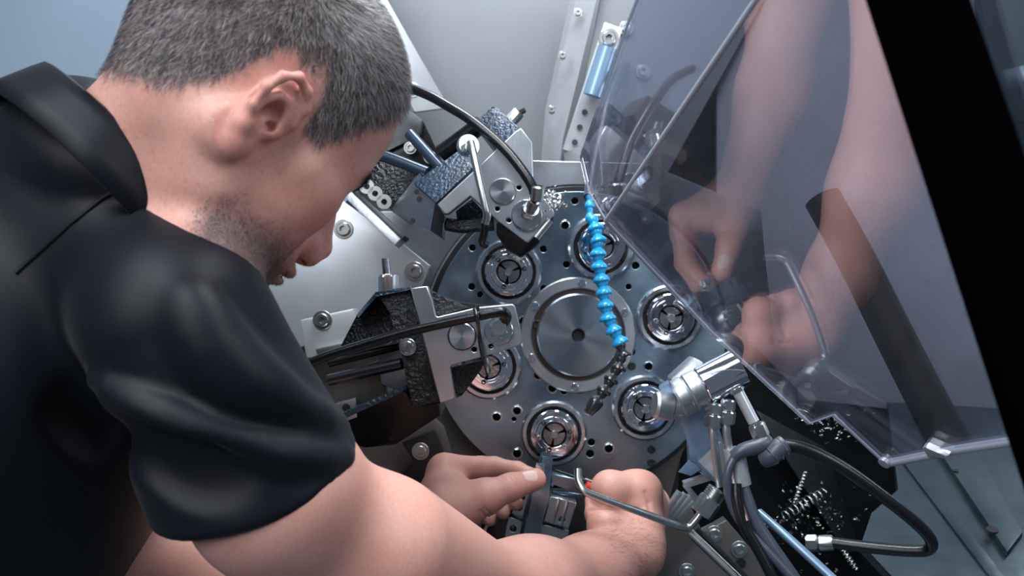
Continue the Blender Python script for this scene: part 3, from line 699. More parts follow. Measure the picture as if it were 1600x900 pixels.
# collar: a folded band round the neck
prof = [(.0, .034), (.0, .010), (.0008, .003), (.003, .0), (.0062, .0015), (.0095, .010), (.0145, .026), (.019, .040), (.0172, .0408), (.012, .027), (.006, .012), (.0035, .010), (.0025, .034)]
V = []; F = []; NT = 72
for i in range(NT):
    t = 2*PI*i/NT; o = CA*math.cos(t)+CB*math.sin(t); tn = (CB*math.cos(t)-CA*math.sin(t)).normalized(); out = CN.cross(tn); out = out if out.dot(o) > 0 else -out
    wob = .0015*math.sin(5*t)+.001*math.sin(11*t+1)
    for (a, h) in prof: V.append(CC+o+out.normalized()*(a+wob*h/.04)+CN*h*(1+.10*math.sin(2*t+.5)))
m_ = len(prof)
for i in range(NT):
    for j in range(m_): F.append((i*m_+j, ((i+1) % NT)*m_+j, ((i+1) % NT)*m_+(j+1) % m_, i*m_+(j+1) % m_))
col_o = link('collar', V, F, mshirt, shirt, True)

seam = []
for (x0, y0), (x1, y1) in zip([(203, 284), (160, 310), (110, 350), (60, 395)], [(160, 310), (110, 350), (60, 395), (15, 435)]):
    for i in range(5):
        x = x0+(x1-x0)*i/5; y = y0+(y1-y0)*i/5; d = sh.trace(x, y)
        if d and d < .95: seam.append(P(x, y, d))
tube('armhole_seam', seam, .0016, mshirt, shirt, 8, n=3)
# ================================================================== spindle drum
DC = P(902, 530, 1.25); K = 1.25/FPX
drum = thing('spindle_drum', 'large round steel drum face carrying six spindle collets, centre of the machine', 'machine drum', DC+Vector((0, .04, 0)))
SP = [(795, 425), (938, 386), (1045, 496), (1006, 636), (865, 676), (764, 572)]
HOLES = [(709, 415, 6), (738, 387, 6), (737, 448, 6), (750, 460, 5), (849, 451, 6), (837, 462, 5), (879, 445, 8), (885, 413, 6), (849, 389, 6), (883, 352, 8), (898, 314, 6), (818, 501, 7.5),
         (839, 507, 8), (813, 549, 5.5), (841, 586, 8), (811, 596, 6.5), (753, 627, 8), (770, 623, 6.5), (776, 651, 9), (808, 641, 7), (803, 655, 6), (744, 682, 6), (808, 708, 7.5), (962, 466, 8.5),
         (995, 522, 5), (987, 550, 6), (987, 505, 4.5), (993, 415, 6.5), (1028, 447, 6), (1013, 572, 8.5), (1050, 553, 7.5), (1066, 549, 7), (959, 668, 7), (924, 691, 6), (922, 709, 6.5), (951, 700, 7),
         (972, 681, 5), (919, 642, 6), (863, 606, 7), (881, 612, 5), (1062, 682, 7), (845, 346, 6), (858, 480, 5), (982, 448, 5), (905, 610, 5), (700, 560, 5.5), (716, 596, 6), (706, 500, 5)]
loops = [arc2(DC.x, DC.z, 231*K, n=120)]
def near_spindle(x, y): return any((x-a)**2+(y-b_)**2 < 54**2 for a, b_ in SP)
hs = []
for x, y, r in HOLES:             # keep a web of steel between neighbouring bores
    if any(math.hypot(x-a, y-b_) < 49+r+3 for a, b_ in SP) or math.hypot(x-902, y-530)+r > 224: continue
    for a, b_, q in hs: r = min(r, math.hypot(x-a, y-b_)-q-4)
    if r > 3: hs.append((x, y, r))
pxz = lambda x, y: (DC.x+(x-902)*K, DC.z-(y-530)*K)
for x, y in SP: loops.append(arc2(*pxz(x, y), 47*K, n=56))
for x, y, r in hs: loops.append(arc2(*pxz(x, y), r*K*.92, n=18))
plate('drum_plate', loops, DC.y, .018, M['drum'], drum, bevel=.0006)
lathe('drum_body', [(0, .0), (226*K, .0), (236*K, .006), (236*K, .03), (0, .03)], DC+Vector((0, .0185, 0)), (0, 1, 0), M['hole'], drum, 96)
lathe('drum_rim', [(231.5*K, .0), (240*K, .0), (241*K, .002), (241*K, .03), (231.5*K, .03)], DC+Vector((0, .012, 0)), (0, 1, 0), M['dark'], drum, 120, closed=True)
# bright countersinks round the larger holes
cs0 = None
for x, y, r in hs:
    if r >= 7:
        c = Vector((pxz(x, y)[0], DC.y, pxz(x, y)[1]))
        if cs0 is None: cs0 = lathe('countersink', [(7*K*.9, .0), (8.7*K, .0), (8.9*K, .0008), (8.6*K, .0011), (7.4*K, .0011), (7*K*.85, .004)], c+Vector((0, .0002, 0)), TOW, M['steel'], drum, 28, closed=True); of = cs0.location+wloc(drum)-c
        else: again(cs0, c+of, drum)
for (x, y) in ((1018, 702), (1018, 722), (987, 572), (972, 655), (1078, 610)):
    c = Vector((pxz(x, y)[0], DC.y, pxz(x, y)[1])); lathe('set_screw', [(.0001, .001), (.0022, .001), (.0024, .0022), (.0045, .0022), (.0052, .0016), (.0054, 0), (.0001, 0)], c, TOW, M['dark'], drum, 20)
# centre cap: outer ring, groove, brushed disc with a bore
cc = Vector((DC.x+1*K, DC.y, DC.z+7*K))
lathe('cap_ring', [(72*K, -.002), (72*K, .004), (74*K, .006), (88*K, .006), (90*K, .0045), (90*K, -.002)], cc, TOW, M['milled'], drum, 96, closed=True)
lathe('cap_groove', [(64*K, .0005), (72.5*K, .0005), (72.5*K, .002), (64*K, .002)], cc, TOW, M['groove'], drum, 80, closed=True)
capm = mat('turned_steel', (.44, .50, .55), .28, 1, noise=(7, .6, (.28, .33, .38)), aniso=.8)
lathe('cap_disc', [(9*K, -.006), (9*K, .0075), (10.5*K, .009), (62*K, .009), (64.5*K, .007), (64.5*K, -.002)], cc, TOW, capm, drum, 96, closed=True)
lathe('cap_bore', [(.0001, 0), (9.2*K, 0), (9.2*K, .002), (.0001, .002)], cc+Vector((0, -.0012, 0)), TOW, M['hole'], drum, 32)
for a in range(6):
    t = a*PI/3+.45; c = cc+Vector((math.cos(t), 0, math.sin(t)))*81*K
    lathe('cap_screw', [(.0001, .0072), (.0018, .0072), (.0020, .0086), (.0044, .0086), (.005, .008), (.005, .006), (.0001, .006)], c, TOW, M['steel'], drum, 20)
# six spindles: nose ring, seal, collet with jaws and screws
jawv = []
def spindle(x, y):
    c = Vector((pxz(x, y)[0], DC.y, pxz(x, y)[1]))
    out = []
    out.append(lathe('spindle_ring', [(41*K, -.010), (41*K, .008), (43*K, .011), (48*K, .011), (51*K, .008), (52*K, .0), (52*K, -.003)], c, TOW, M['steel'], drum, 64, closed=True))
    out.append(lathe('seal_ring', [(37*K, .000), (41.2*K, .000), (41.2*K, .004), (37*K, .004)], c, TOW, M['hole'], drum, 56, closed=True))
    out.append(lathe('spindle_nose', [(19*K, -.012), (19*K, .017), (20*K, .019), (22*K, .019), (22.6*K, .0178), (23.4*K, .0178), (24*K, .019), (27*K, .019), (28.2*K, .0162), (29.6*K, .0162), (30*K, .0172), (31.5*K, .0172), (32.2*K, .0145), (34*K, .0145), (34.4*K, .0136), (35.2*K, .0136), (35.6*K, .0145), (37*K, .0138), (38*K, .011), (38.5*K, -.010)], c, TOW, M['chrome'], drum, 64, closed=True))
    out.append(lathe('collet_seat', [(.0001, -.004), (19.2*K, -.004), (19.2*K, -.001), (.0001, -.001)], c, TOW, M['hole'], drum, 40))
    bm = bmesh.new()                                    # three collet jaws with gaps between them
    for j in range(3):
        a0 = j*2*PI/3+.35; rings = []
        for (r0, r1, h) in ((4*K, 18*K, -.002), (4*K, 18*K, .0135), (5*K, 16.5*K, .0155)):
            rings.append([bm.verts.new(c+Vector((math.cos(t), 0, math.sin(t)))*r-Vector((0, h, 0))) for r, rev in ((r0, 0), (r1, 1)) for t in ([a0+.14+(1.81)*(k/8) for k in range(9)][::-1 if rev else 1])])
        n = len(rings[0])
        for i in range(2):
            for k in range(n): bm.faces.new((rings[i][k], rings[i][(k+1) % n], rings[i+1][(k+1) % n], rings[i+1][k]))
        bm.faces.new(rings[0][::-1]); bm.faces.new(rings[2])
    out.append(from_bm('collet', bm, M['collet'], drum, True, sharp=.4))
    out.append(lathe('bar_end', [(.0001, .021), (5*K, .021), (6.5*K, .019), (7*K, 0), (.0001, 0)], c, TOW, M['steel'], drum, 24))
    for j in range(6):
        t = j*PI/3+.2; q = c+Vector((math.cos(t), 0, math.sin(t)))*24*K
        out.append(lathe('collet_screw', [(.0001, .0185), (1.9*K, .0185), (2.2*K, .0205), (3.6*K, .0205), (4*K, .0195), (4*K, .015), (.0001, .015)], q, TOW, M['steel' if j % 2 else 'hole'], drum, 16))
    return c, out
c0, proto = spindle(*SP[0])
for (x, y) in SP[1:]:
    c = Vector((pxz(x, y)[0], DC.y, pxz(x, y)[1]))
    for o in proto: again(o, wloc(o)+c-c0, drum)
# ================================================================== left tool slide
ts = thing('tool_slide', 'black cast iron tool slide with a T-shaped bright plate, left of the drum', 'tool slide', P(650, 560, 1.08))
PD = 1.0
def plate_px(name, px, holes, d, thick, material, parent, bevel=.0012):
    lp = [[XZ(x, y, d) for x, y in px]]+[arc2(*XZ(x, y, d), r*d/FPX, n=24) for x, y, r in holes]
    return plate(name, lp, P(0, 0, d).y, thick, material, parent, bevel)
plate_px('tee_plate', [(641, 450), (667, 447), (676, 470), (681, 493), (684, 495), (746, 480), (800, 475), (805, 478), (817, 533), (813, 540), (760, 556), (706, 570), (704, 575), (712, 620), (708, 624), (688, 630), (672, 572), (655, 505)],
         [(741, 546, 4), (767, 541, 3.5)], PD, .022, M['milled'], ts)
plate_px('plate_backing', [(645, 460), (700, 470), (790, 480), (800, 530), (700, 565), (690, 620), (660, 560)], [], PD+.022, .004, M['hole'], ts, .0005)
lathe('pivot_pin', [(.0001, .003), (.0125, .003), (.0135, .002), (.0138, 0), (.0138, -.01), (.0001, -.01)], P(722, 525, PD), TOW, M['turned'], ts, 48)
lathe('pin_rim', [(.0138, -.002), (.0138, .0012), (.0146, .0012), (.0146, -.002)], P(722, 525, PD), TOW, M['dark'], ts, 48, closed=True)
lathe('washer', [(.006, 0), (.0145, 0), (.0145, .0035), (.0138, .0045), (.006, .0045)], P(779, 516, PD), TOW, M['steel'], ts, 48, closed=True)
hexnut('hex_nut', P(779, 515, PD-.0045), TOW, .0095, .008, M['steel'], ts, .2)
lathe('fitting_neck', [(.0001, 0), (.0062, 0), (.0062, .006), (.0075, .007), (.0075, .012), (.0001, .012)], P(780, 511, PD-.012), TOW, M['zinc'], ts, 24)
pprism('casting_front', [(586, 461), (641, 450), (656, 506), (690, 628), (643, 637), (628, 557), (611, 486)], PD+.006, .05, M['cast'], ts, .002)
prism('casting_arm', [P(556, 494, 1.05), P(586, 459, 1.04), P(613, 492, 1.02), P(612, 516, 1.02), P(538, 548, 1.07), P(528, 548, 1.08)], (0, .05, .0), M['cast'], ts, .002)
prism('casting_top', [P(556, 493, 1.045), P(587, 456, 1.01), P(642, 447, 1.006), P(644, 452, 1.002), P(588, 463, 1.002), P(560, 497, 1.035)], (0, .07, 0), M['castblue'], ts, .001)
prism('casting_lower', [P(536, 650, 1.05), P(634, 608, 1.01), P(645, 637, 1.008), P(688, 630, 1.01), P(690, 648, 1.04), P(618, 695, 1.05), P(570, 700, 1.07), P(540, 690, 1.08)], (0, .06, 0), M['pitch'], ts, .002)
pprism('edge_rail', [(535, 645), (634, 602), (636, 610), (537, 655)], 1.012, .02, M['castblue'], ts, .001)
pprism('gusset', [(671, 453), (683, 459), (735, 481), (700, 490), (684, 496)], PD+.012, .02, M['cast'], ts)
pprism('gusset', [(705, 575), (758, 562), (752, 578), (722, 618), (713, 622)], PD+.010, .02, M['cast'], ts)
pprism('inner_plate', [(590, 548), (632, 520), (640, 620), (596, 600)], 1.075, .012, M['milled'], ts)
pprism('inner_plate', [(524, 590), (600, 560), (604, 615), (530, 645)], 1.085, .012, M['umber'], ts)
tube('guide_rod', [P(514, 594, 1.045), P(628, 568, 1.03)], .0062, M['blackplastic'], ts, 20, smooth_path=False)
tube('guide_rod', [P(514, 568, 1.07), P(628, 540, 1.05)], .0042, M['rubber'], ts, 20, smooth_path=False)
pprism('stop_block', [(522, 632), (556, 622), (558, 652), (526, 664)], 1.04, .02, M['milled'], ts)
lathe('stop_bore', [(.0042, 0), (.0042, .0006)], P(541, 637, 1.04), TOW, M['hole'], ts, 20)
bolt('cap_screw', P(637, 542, PD+.004), TOW, .0062, M['steel'], ts, washer=1.4)
hexnut('lock_nut', P(607, 458, 1.03), (0, .0, 1), .0105, .019, M['zinc'], ts)
tube('stud', [P(606, 455, 1.03), P(602, 404, 1.03)], .0042, M['steel'], ts, 16, smooth_path=False)
lathe('stud_collar', [(.0045, 0), (.008, 0), (.0085, .002), (.0045, .004)], P(606, 434, 1.03), (0, 0, 1), M['zinc'], ts, 24, closed=True)
for (x, y, r) in ((642, 658, 5), (628, 672, 6), (612, 684, 5), (655, 652, 5)): lathe('bore', [(r*.00066, 0), (r*.00066, .0006)], P(x, y, 1.049), TOW, M['hole'], ts, 16)
bkt = thing('clamp_block', 'pale grey clamp block with one screw, beside the sleeve and left of the tool slide', 'clamp block', P(515, 520, 1.15))
pprism('block', [(468, 500), (552, 482), (566, 522), (560, 548), (478, 560)], 1.12, .04, M['white'], bkt, .003)
pprism('step', [(492, 545), (552, 530), (562, 548), (500, 566)], 1.11, .03, M['zinc'], bkt, .002)
bolt('bolt', P(504, 500, 1.12), TOW, .0075, M['zinc'], bkt)
hz = tube('hydraulic_hose', [P(440, 590, .99), P(494, 563, .985), P(560, 541, .98), P(640, 518, .972), P(720, 500, .966), P(772, 489, .966), P(786, 488, .968), P(791, 495, .976), P(784, 508, .986)], [.0048]*6+[.0052, .0056, .0056], M['rubber'], None, 14)
tag(hz, 'thick black hose running from the sleeve to the nut of the left tool slide', 'hose', 'black hydraulic hoses')
tie = thing('cable_tie', 'black cable tie strapped across the T-shaped plate', 'cable tie', P(752, 525, .98))
tube('strap', [P(742, 482, .957), P(746, 500, .955), P(749, 525, .992), P(753, 550, .993), P(758, 570, .995)], .0022, M['blackplastic'], tie, 8)
prism('tie_head', [P(741, 478, .956), P(748, 476, .956), P(750, 486, .956), P(743, 488, .956)], (0, .006, 0), M['blackplastic'], tie)
prism('tie_tail', [P(753, 562, .99), P(762, 558, .99), P(768, 580, .985), P(760, 588, .985)], (0, .004, 0), M['blackplastic'], tie)
# ================================================================== upper tool slide
us = thing('tool_slide', 'oily dark tool slide with a bent bright pipe, above the drum beside the forehead', 'tool slide', P(720, 290, 1.15))
UD = 1.06
plate_px('clamp_plate', [(683, 319), (745, 262), (805, 205), (814, 200), (832, 222), (834, 290), (865, 328), (866, 336), (826, 378), (820, 377), (778, 346), (735, 306), (700, 334), (694, 334)],
         [(811, 293, 3.6), (777, 326, 3.6), (795, 344, 3.6)], UD, .022, M['milled'], us)
plate_px('plate_backing', [(700, 318), (800, 220), (820, 230), (825, 300), (850, 335), (825, 368), (780, 335), (738, 298)], [], UD+.022, .004, M['hole'], us, .0005)
lathe('pivot_pin', [(.0001, .003), (.0130, .003), (.0140, .002), (.0143, 0), (.0143, -.01), (.0001, -.01)], P(785, 299, UD), TOW, M['turned'], us, 48)
lathe('washer', [(.006, 0), (.0165, 0), (.0165, .0035), (.0155, .0045), (.006, .0045)], P(823, 336, UD), TOW, M['steel'], us, 48, closed=True)
hexnut('hex_nut', P(827, 331, UD-.0045), (.25, -1, .35), .0100, .009, M['steel'], us, .2)
tube('fitting_neck', [P(829, 328, UD-.012), P(836, 312, UD-.03)], .0062, M['zinc'], us, 20, smooth_path=False)
prism('oiled_block', [P(646, 286, 1.10), P(715, 236, 1.10), P(741, 260, 1.075), P(682, 317, 1.062)], (0, .05, -.004), M['castblue'], us, .0015)
prism('block_side', [P(680, 316, 1.064), P(684, 321, 1.062), P(694, 336, 1.066), P(690, 372, 1.09), P(674, 362, 1.10)], (0, .05, 0), M['dark'], us)
prism('lower_plate', [P(655, 270, 1.115), P(680, 316, 1.075), P(673, 362, 1.10), P(640, 350, 1.13), P(609, 328, 1.15)], (.004, .03, 0), M['sheen'], us)
for (x, y) in ((651, 300), (655, 311), (645, 345)): lathe('bore', [(.003, 0), (.003, .0006)], P(x, y, 1.10), TOW, M['hole'], us, 16)
prism('nose_casting', [P(776, 346, 1.068), P(820, 378, 1.062), P(866, 336, 1.068), P(864, 350, 1.08), P(838, 385, 1.09), P(815, 402, 1.10), P(790, 388, 1.10), P(775, 365, 1.09)], (0, .04, 0), M['cast'], us, .002)
tube('nose_shoe', [P(838, 372, 1.05), P(860, 344, 1.05)], .0045, M['zinc'], us, 12, smooth_path=False)
tube('curved_bracket', [P(698, 350, 1.085), P(722, 354, 1.08), P(748, 352, 1.08), P(772, 350, 1.08)], .0075, M['cast'], us, 14)
prism('curved_web', [P(712, 330, 1.09), P(738, 310, 1.09), P(766, 342, 1.09), P(715, 350, 1.09)], (0, .02, 0), M['castblue'], us)
prism('valve_block', [P(742, 192, 1.10), P(768, 166, 1.10), P(776, 166, 1.10), P(811, 198, 1.08), P(811, 206, 1.08), P(789, 226, 1.07), P(775, 234, 1.075)], (0, .05, 0), M['castblue'], us, .003)
hexnut('valve_nut', P(796, 190, 1.11), (.55, -.2, .55), .0085, .016, M['zinc'], us)
tube('valve_pin', [P(806, 180, 1.11), P(820, 172, 1.105)], .003, M['dark'], us, 10, smooth_path=False)
tube('slide_rod', [P(690, 240, 1.14), P(752, 194, 1.12)], .0105, M['rubber'], us, 20, smooth_path=False)
tube('slide_rod', [P(640, 209, 1.16), P(688, 262, 1.13)], .0065, M['bluerod'], us, 20, smooth_path=False)
tube('slide_rod', [P(570, 238, 1.15), P(606, 246, 1.14), P(668, 270, 1.12)], .0068, M['bluerod'], us, 20)
prism('switch_box', [P(575, 190, 1.20), P(624, 158, 1.20), P(661, 187, 1.19), P(658, 212, 1.19), P(606, 236, 1.19), P(575, 230, 1.20)], (0, .05, 0), M['dark'], us, .003)
prism('switch_base', [P(600, 236, 1.20), P(660, 208, 1.20), P(662, 190, 1.20), P(690, 250, 1.20), P(650, 285, 1.20), P(600, 270, 1.2)], (0, .03, 0), M['pitch'], us, .002)
prism('textured_pad', [P(572, 254, 1.17), P(590, 250, 1.17), P(650, 272, 1.15), P(618, 318, 1.15), P(606, 325, 1.15), P(566, 290, 1.17)], (0, .03, 0), M['cast'], us, .002)
r0 = None
for (x, y) in ((562, 282), (574, 292), (587, 303), (601, 316)):
    c = P(x, y, 1.145)
    if r0 is None: r0 = lathe('roller', [(.0035, 0), (.0085, 0), (.009, .002), (.0085, .005), (.0035, .005)], c, TOW, M['zinc'], us, 28, closed=True); of = r0.location+wloc(us)-c
    else: again(r0, c+of, us)
slab('edge_strip', P(548, 306, 1.17), P(626, 380, 1.15), (.7, 0, .7), .012, .02, M['milled'], us)
slab('edge_strip', P(556, 300, 1.165), P(634, 374, 1.145), (.7, 0, .7), .006, .02, M['dark'], us)
bolts_on(us, [(641, 231), (672, 246), (632, 268)], 1.19, .0055, M['zinc'], 'cap_screw')
lathe('banjo_ring', [(.004, -.004), (.0115, -.004), (.012, 0), (.0115, .004), (.004, .004)], P(731, 228, 1.055), (.45, -1, .1), M['steel'], us, 32, closed=True)
hexnut('banjo_bolt', P(731, 233, 1.052), (.45, -1, .1), .0075, .009, M['steel'], us)
tube('bent_pipe', [P(735, 222, 1.045), P(741, 245, 1.035), P(751, 290, 1.025), P(759, 325, 1.02), P(761, 337, 1.02), P(758, 350, 1.022)], .0042, M['zinc'], us, 14)
tube('pipe_tip', [P(758, 348, 1.022), P(756, 366, 1.026), P(753, 378, 1.03), P(760, 384, 1.035)], [.0045, .0044, .004, .0038], M['rubber'], us, 14)
uh = tube('hydraulic_hose', [P(560, 118, 1.16), P(617, 130, 1.13), P(665, 147, 1.10), P(700, 166, 1.08), P(740, 191, 1.06), P(786, 230, 1.045), P(815, 265, 1.035), P(832, 292, 1.03), P(837, 312, 1.03)], .0054, M['rubber'], None, 16)
tag(uh, 'thick black hose arching from behind the forehead down to the upper nut', 'hose', 'black hydraulic hoses')
lathe('hose_ferrule', [(.0055, 0), (.0072, .001), (.0074, .014), (.0055, .016)], P(838, 314, 1.031), (.1, -.25, 1), M['zinc'], uh, 20, closed=True)
chipm = mat('bright_chips', (.55, .58, .55), .25, 1, bump=(400, .3))
def chips(name, label, centre, spread, n, size, group=None, flat=(1, 1, 1)):
    V = []; F = []; R = random.Random(len(name)*13+n)
    for i in range(n):
        c = Vector(centre)+Vector((R.gauss(0, spread)*flat[0], R.gauss(0, spread)*flat[1], R.gauss(0, spread)*flat[2]))
        r = size*R.uniform(.5, 1.4); ax = Vector((R.uniform(-1, 1), R.uniform(-1, 1), R.uniform(-1, 1))).normalized(); a, u, v = frame_of(ax); b0 = len(V); m = R.randint(4, 9)
        for k in range(m+1):
            t = k*.8; p = c+(u*math.cos(t)+v*math.sin(t))*r+a*r*.28*k; V += [p, p+a*r*.45+u*r*.1]
        for k in range(m): F.append((b0+2*k, b0+2*k+1, b0+2*k+3, b0+2*k+2))
    o = link(name, V, F, chipm, None, True, 'stuff'); tag(o, label, 'metal chips'); return o
chips('metal_chips', 'bright metal chips clinging beside the nut of the upper tool slide', P(862, 308, 1.06), .008, 90, .0022)
chips('metal_chips', 'loose curled metal chips lying in the black sump at lower right', P(1255, 812, 1.36), .034, 150, .0022, flat=(1.0, .4, .75))
chips('metal_chips', 'fine chips caught below the notched corner of the glass', P(1300, 668, 1.33), .014, 60, .0018, flat=(1.3, .5, .6))
def curl(label, a, b, r, turns):
    a = Vector(a); b = Vector(b); ax, u, v = frame_of(b-a); n = turns*14; V = []; F = []
    for k in range(n+1):
        t = k/n; q = a.lerp(b, t); rr = r*(.75+.25*math.sin(PI*t)); c, s_ = math.cos(2*PI*turns*t), math.sin(2*PI*turns*t)
        o = u*c+v*s_; V += [q+o*rr-ax*.0009, q+o*rr+ax*.0009, q+o*(rr-.0005)+ax*.0009, q+o*(rr-.0005)-ax*.0009]
    for k in range(n):
        for j in range(4): F.append((4*k+j, 4*k+(j+1) % 4, 4*k+4+(j+1) % 4, 4*k+4+j))
    tag(link('metal_shaving', V, F, M['dark'] if False else chipm, None, True), label, 'shaving')
curl('fat tightly coiled metal shaving lying in the black sump', P(1222, 808, 1.33), P(1288, 768, 1.34), .0085, 9)
curl('thin coiled metal shaving standing behind the fat coil in the sump', P(1240, 790, 1.35), P(1258, 738, 1.36), .0040, 10)
curl('short coiled metal shaving below the crimped hose end', P(1316, 858, 1.25), P(1338, 890, 1.24), .0042, 6)
# ================================================================== segmented coolant hose
chn = thing('coolant_hose', 'segmented blue coolant hose with a black nozzle end, hanging before the drum', 'coolant hose', P(920, 310, 1.17))
path = catmull([P(921, 305, 1.17), P(922, 330, 1.165), P(932, 365, 1.155), P(935, 405, 1.15), P(942, 450, 1.145), P(950, 495, 1.14), P(968, 535, 1.135), P(970, 560, 1.13), P(955, 592, 1.125), P(930, 630, 1.12)], 10)
L_ = [0]
for i in range(1, len(path)): L_.append(L_[-1]+(path[i]-path[i-1]).length)
def at(s):
    i = max(0, min(len(path)-2, int(np.searchsorted(L_, s))-1)); t = (s-L_[i])/(L_[i+1]-L_[i]); return path[i].lerp(path[i+1], t), (path[i+1]-path[i]).normalized()
NS = 17; step = L_[-1]/NS
for i in range(NS):
    p, d = at(i*step+.0001); sc = .62 if i < 2 else 1.0
    blue = (L_[-1]-i*step) > .082
    pr = [(.0050, -.003), (.0068, -.002), (.0072, .002), (.0066, .005), (.0054, .0075), (.0054, .009), (.0080, .0125), (.0098, .0155), (.0100, .0185), (.0088, .0205), (.0050, .0205)]
    pr = [(r*sc*(1 if blue else .88), h*step/.0195) for r, h in pr]
    lathe('hose_segment', pr, p, d, M['cyan' if blue else 'blackplastic'], chn, 24, closed=True)
p, d = at(L_[-1]-.002); lathe('nozzle', [(.003, -.002), (.0085, -.002), (.0085, .004), (.006, .012), (.005, .016), (.003, .016)], p, d, M['blackplastic'], chn, 24, closed=True)
tube('supply_pipe', [P(921, 308, 1.17), P(926, 270, 1.19), P(938, 215, 1.22), P(952, 160, 1.26), P(966, 120, 1.34), P(974, 108, 1.40), P(978, 104, 1.465)], .0072, M['rubbergrey'], chn, 14)
# ================================================================== support strut at top right of the drum
st = thing('support_strut', 'pale slotted strut with a blue sleeve, above the drum beside the glass', 'strut', P(895, 240, 1.3))
slab('strut_bar', P(893, 238, 1.38), P(958, 40, 1.36), (1, 0, .3), .026, .012, M['white'], st)
tube('blue_sleeve', [P(926, 150, 1.345), P(950, 75, 1.34)], .0135, M['bluepaint'], st, 20, smooth_path=False)
for t in (.08, .2, .32): q = P(893, 238, 1.372).lerp(P(958, 40, 1.352), t); lathe('slot', [(.004, 0), (.004, .0008)], q, TOW, M['hole'], st, 14)
bolt('bolt', P(951, 61, 1.345), TOW, .0095, M['zinc'], st)
prism('foot_plate', [P(880, 240, 1.36), P(908, 228, 1.36), P(918, 300, 1.34), P(885, 300, 1.34)], (0, .02, 0), M['dark'], st)
# ================================================================== lower right sensor bracket
sb = thing('sensor_bracket', 'blue-grey bracket carrying a chrome cylinder and hose fittings, at the glass edge', 'bracket', P(1110, 680, 1.06))
cyl_a = P(1040, 633, 1.012); cyl_b = P(1172, 566, 1.012); ca_ = (cyl_b-cyl_a).normalized()
lathe('chrome_cylinder', [(.0001, .042), (.0195, .042), (.0205, .043), (.0205, .084), (.0195, .085), (.0001, .085)], cyl_a, ca_, M['chrome'], sb, 64)
lathe('cylinder_collar', [(.0001, .014), (.0195, .014), (.0200, .016), (.0200, .024), (.0185, .026), (.0200, .028), (.0200, .040), (.0185, .042), (.0001, .042)], cyl_a, ca_, M['milled'], sb, 48)
prism('head_block', [P(1048, 592, 1.03), P(1085, 558, 1.03), P(1100, 566, 1.02), P(1100, 590, 1.015), P(1088, 640, 1.02), P(1062, 628, 1.02)], (0, .03, 0), M['milled'], sb, .003)
lathe('nozzle_barrel', [(.0001, 0), (.0125, 0), (.0145, .003), (.0145, .018), (.012, .020), (.012, .03), (.0001, .03)], P(1022, 632, 1.03), (.9, .12, -.14), M['milled'], sb, 40)
prism('bracket_arm', [P(1030, 606, 1.05), P(1058, 588, 1.045), P(1076, 606, 1.04), P(1122, 664, 1.04), P(1134, 700, 1.04), P(1130, 762, 1.05), P(1108, 748, 1.05), P(1076, 728, 1.06), P(1078, 690, 1.06), P(1068, 660, 1.06), P(1040, 640, 1.05)], (.002, .022, 0), M['bluepaint'], sb, .002)
prism('cover_plate', [P(1092, 722, 1.035), P(1126, 690, 1.03), P(1142, 706, 1.03), P(1148, 752, 1.03), P(1128, 760, 1.035)], (0, .008, 0), M['white'], sb)
prism('torn_tab', [P(1060, 738, 1.05), P(1078, 718, 1.05), P(1084, 726, 1.05), P(1098, 732, 1.05), P(1080, 744, 1.05)], (0, .004, 0), M['bluepaint'], sb)
for (x0, y0, x1, y1) in ((1113, 668, 1119, 625), (1134, 662, 1139, 620)):
    a = P(x0, y0, 1.0); ax = (P(x1, y1, 1.0)-a).normalized()
    hexnut('hose_nut', a, ax, .0092, .013, M['zinc'], sb); hexnut('hose_nut', a+ax*.0135, ax, .0078, .011, M['steel'], sb)
    tube('pipe', [a, P(x0+2, y0+20, 1.0), P(x0+12, y0+92, 1.005)], .0042, M['milled'], sb, 14)
tube('sleeve', [P(1146, 700, 1.0), P(1158, 758, 1.0)], .0105, M['white'], sb, 20, smooth_path=False)
tube('sensor_tube', [P(1153, 612, 1.0), P(1178, 660, .995)], .0058, M['white'], sb, 18, smooth_path=False)
hexnut('sensor_nut', P(1191, 684, .993), (P(1178, 656, .993)-P(1191, 684, .993)), .0088, .015, M['zinc'], sb)
hexnut('sensor_nut', P(1153, 612, 1.0), (P(1148, 603, 1.0)-P(1153, 612, 1.0)), .0075, .005, M['zinc'], sb)
tube('elbow_boot', [P(1190, 682, .993), P(1196, 692, .99), P(1185, 697, .988), P(1160, 704, .988), P(1146, 714, .99)], [.0062, .0085, .0082, .0072, .0062], M['rubbergrey'], sb, 16)
th = tube('sensor_cable', [P(1150, 710, .99), P(1138, 735, .985), P(1137, 765, .985), P(1145, 795, .985), P(1165, 826, .98), P(1195, 858, .975), P(1230, 895, .97), P(1265, 935, .965)], .0044, M['rubbergrey'], None, 12)
tag(th, 'thin grey cable looping left from the sensor boot and down to the bottom edge', 'cable')
t1 = tube('coolant_line', [P(1156, 752, 1.0), P(1166, 780, .995), P(1180, 815, .99), P(1205, 855, .985), P(1240, 905, .98), P(1262, 940, .975)], .0072, M['rubbergrey'], None, 14)
tag(t1, 'thick dark grey hose dropping from the pale sleeve, rear of the pair', 'hose')
t2_ = tube('coolant_line', [P(1150, 756, .985), P(1152, 785, .98), P(1163, 822, .975), P(1186, 862, .97), P(1208, 905, .965), P(1222, 940, .965)], .0055, M['rubber'], None, 14)
tag(t2_, 'black hose dropping beside the pale sleeve, under the grey cable', 'hose')
t3_ = tube('copper_ferrule', [P(1150, 775, .985), P(1165, 815, .975)], .0042, M['copper'], None, 12, smooth_path=False)
tag(t3_, 'pinkish metal ferrule rod between the hanging hoses', 'ferrule')
t4_ = tube('steel_line', [P(1185, 800, 1.06), P(1240, 848, 1.03), P(1310, 912, 1.0)], .0046, M['bluepaint'], None, 12)
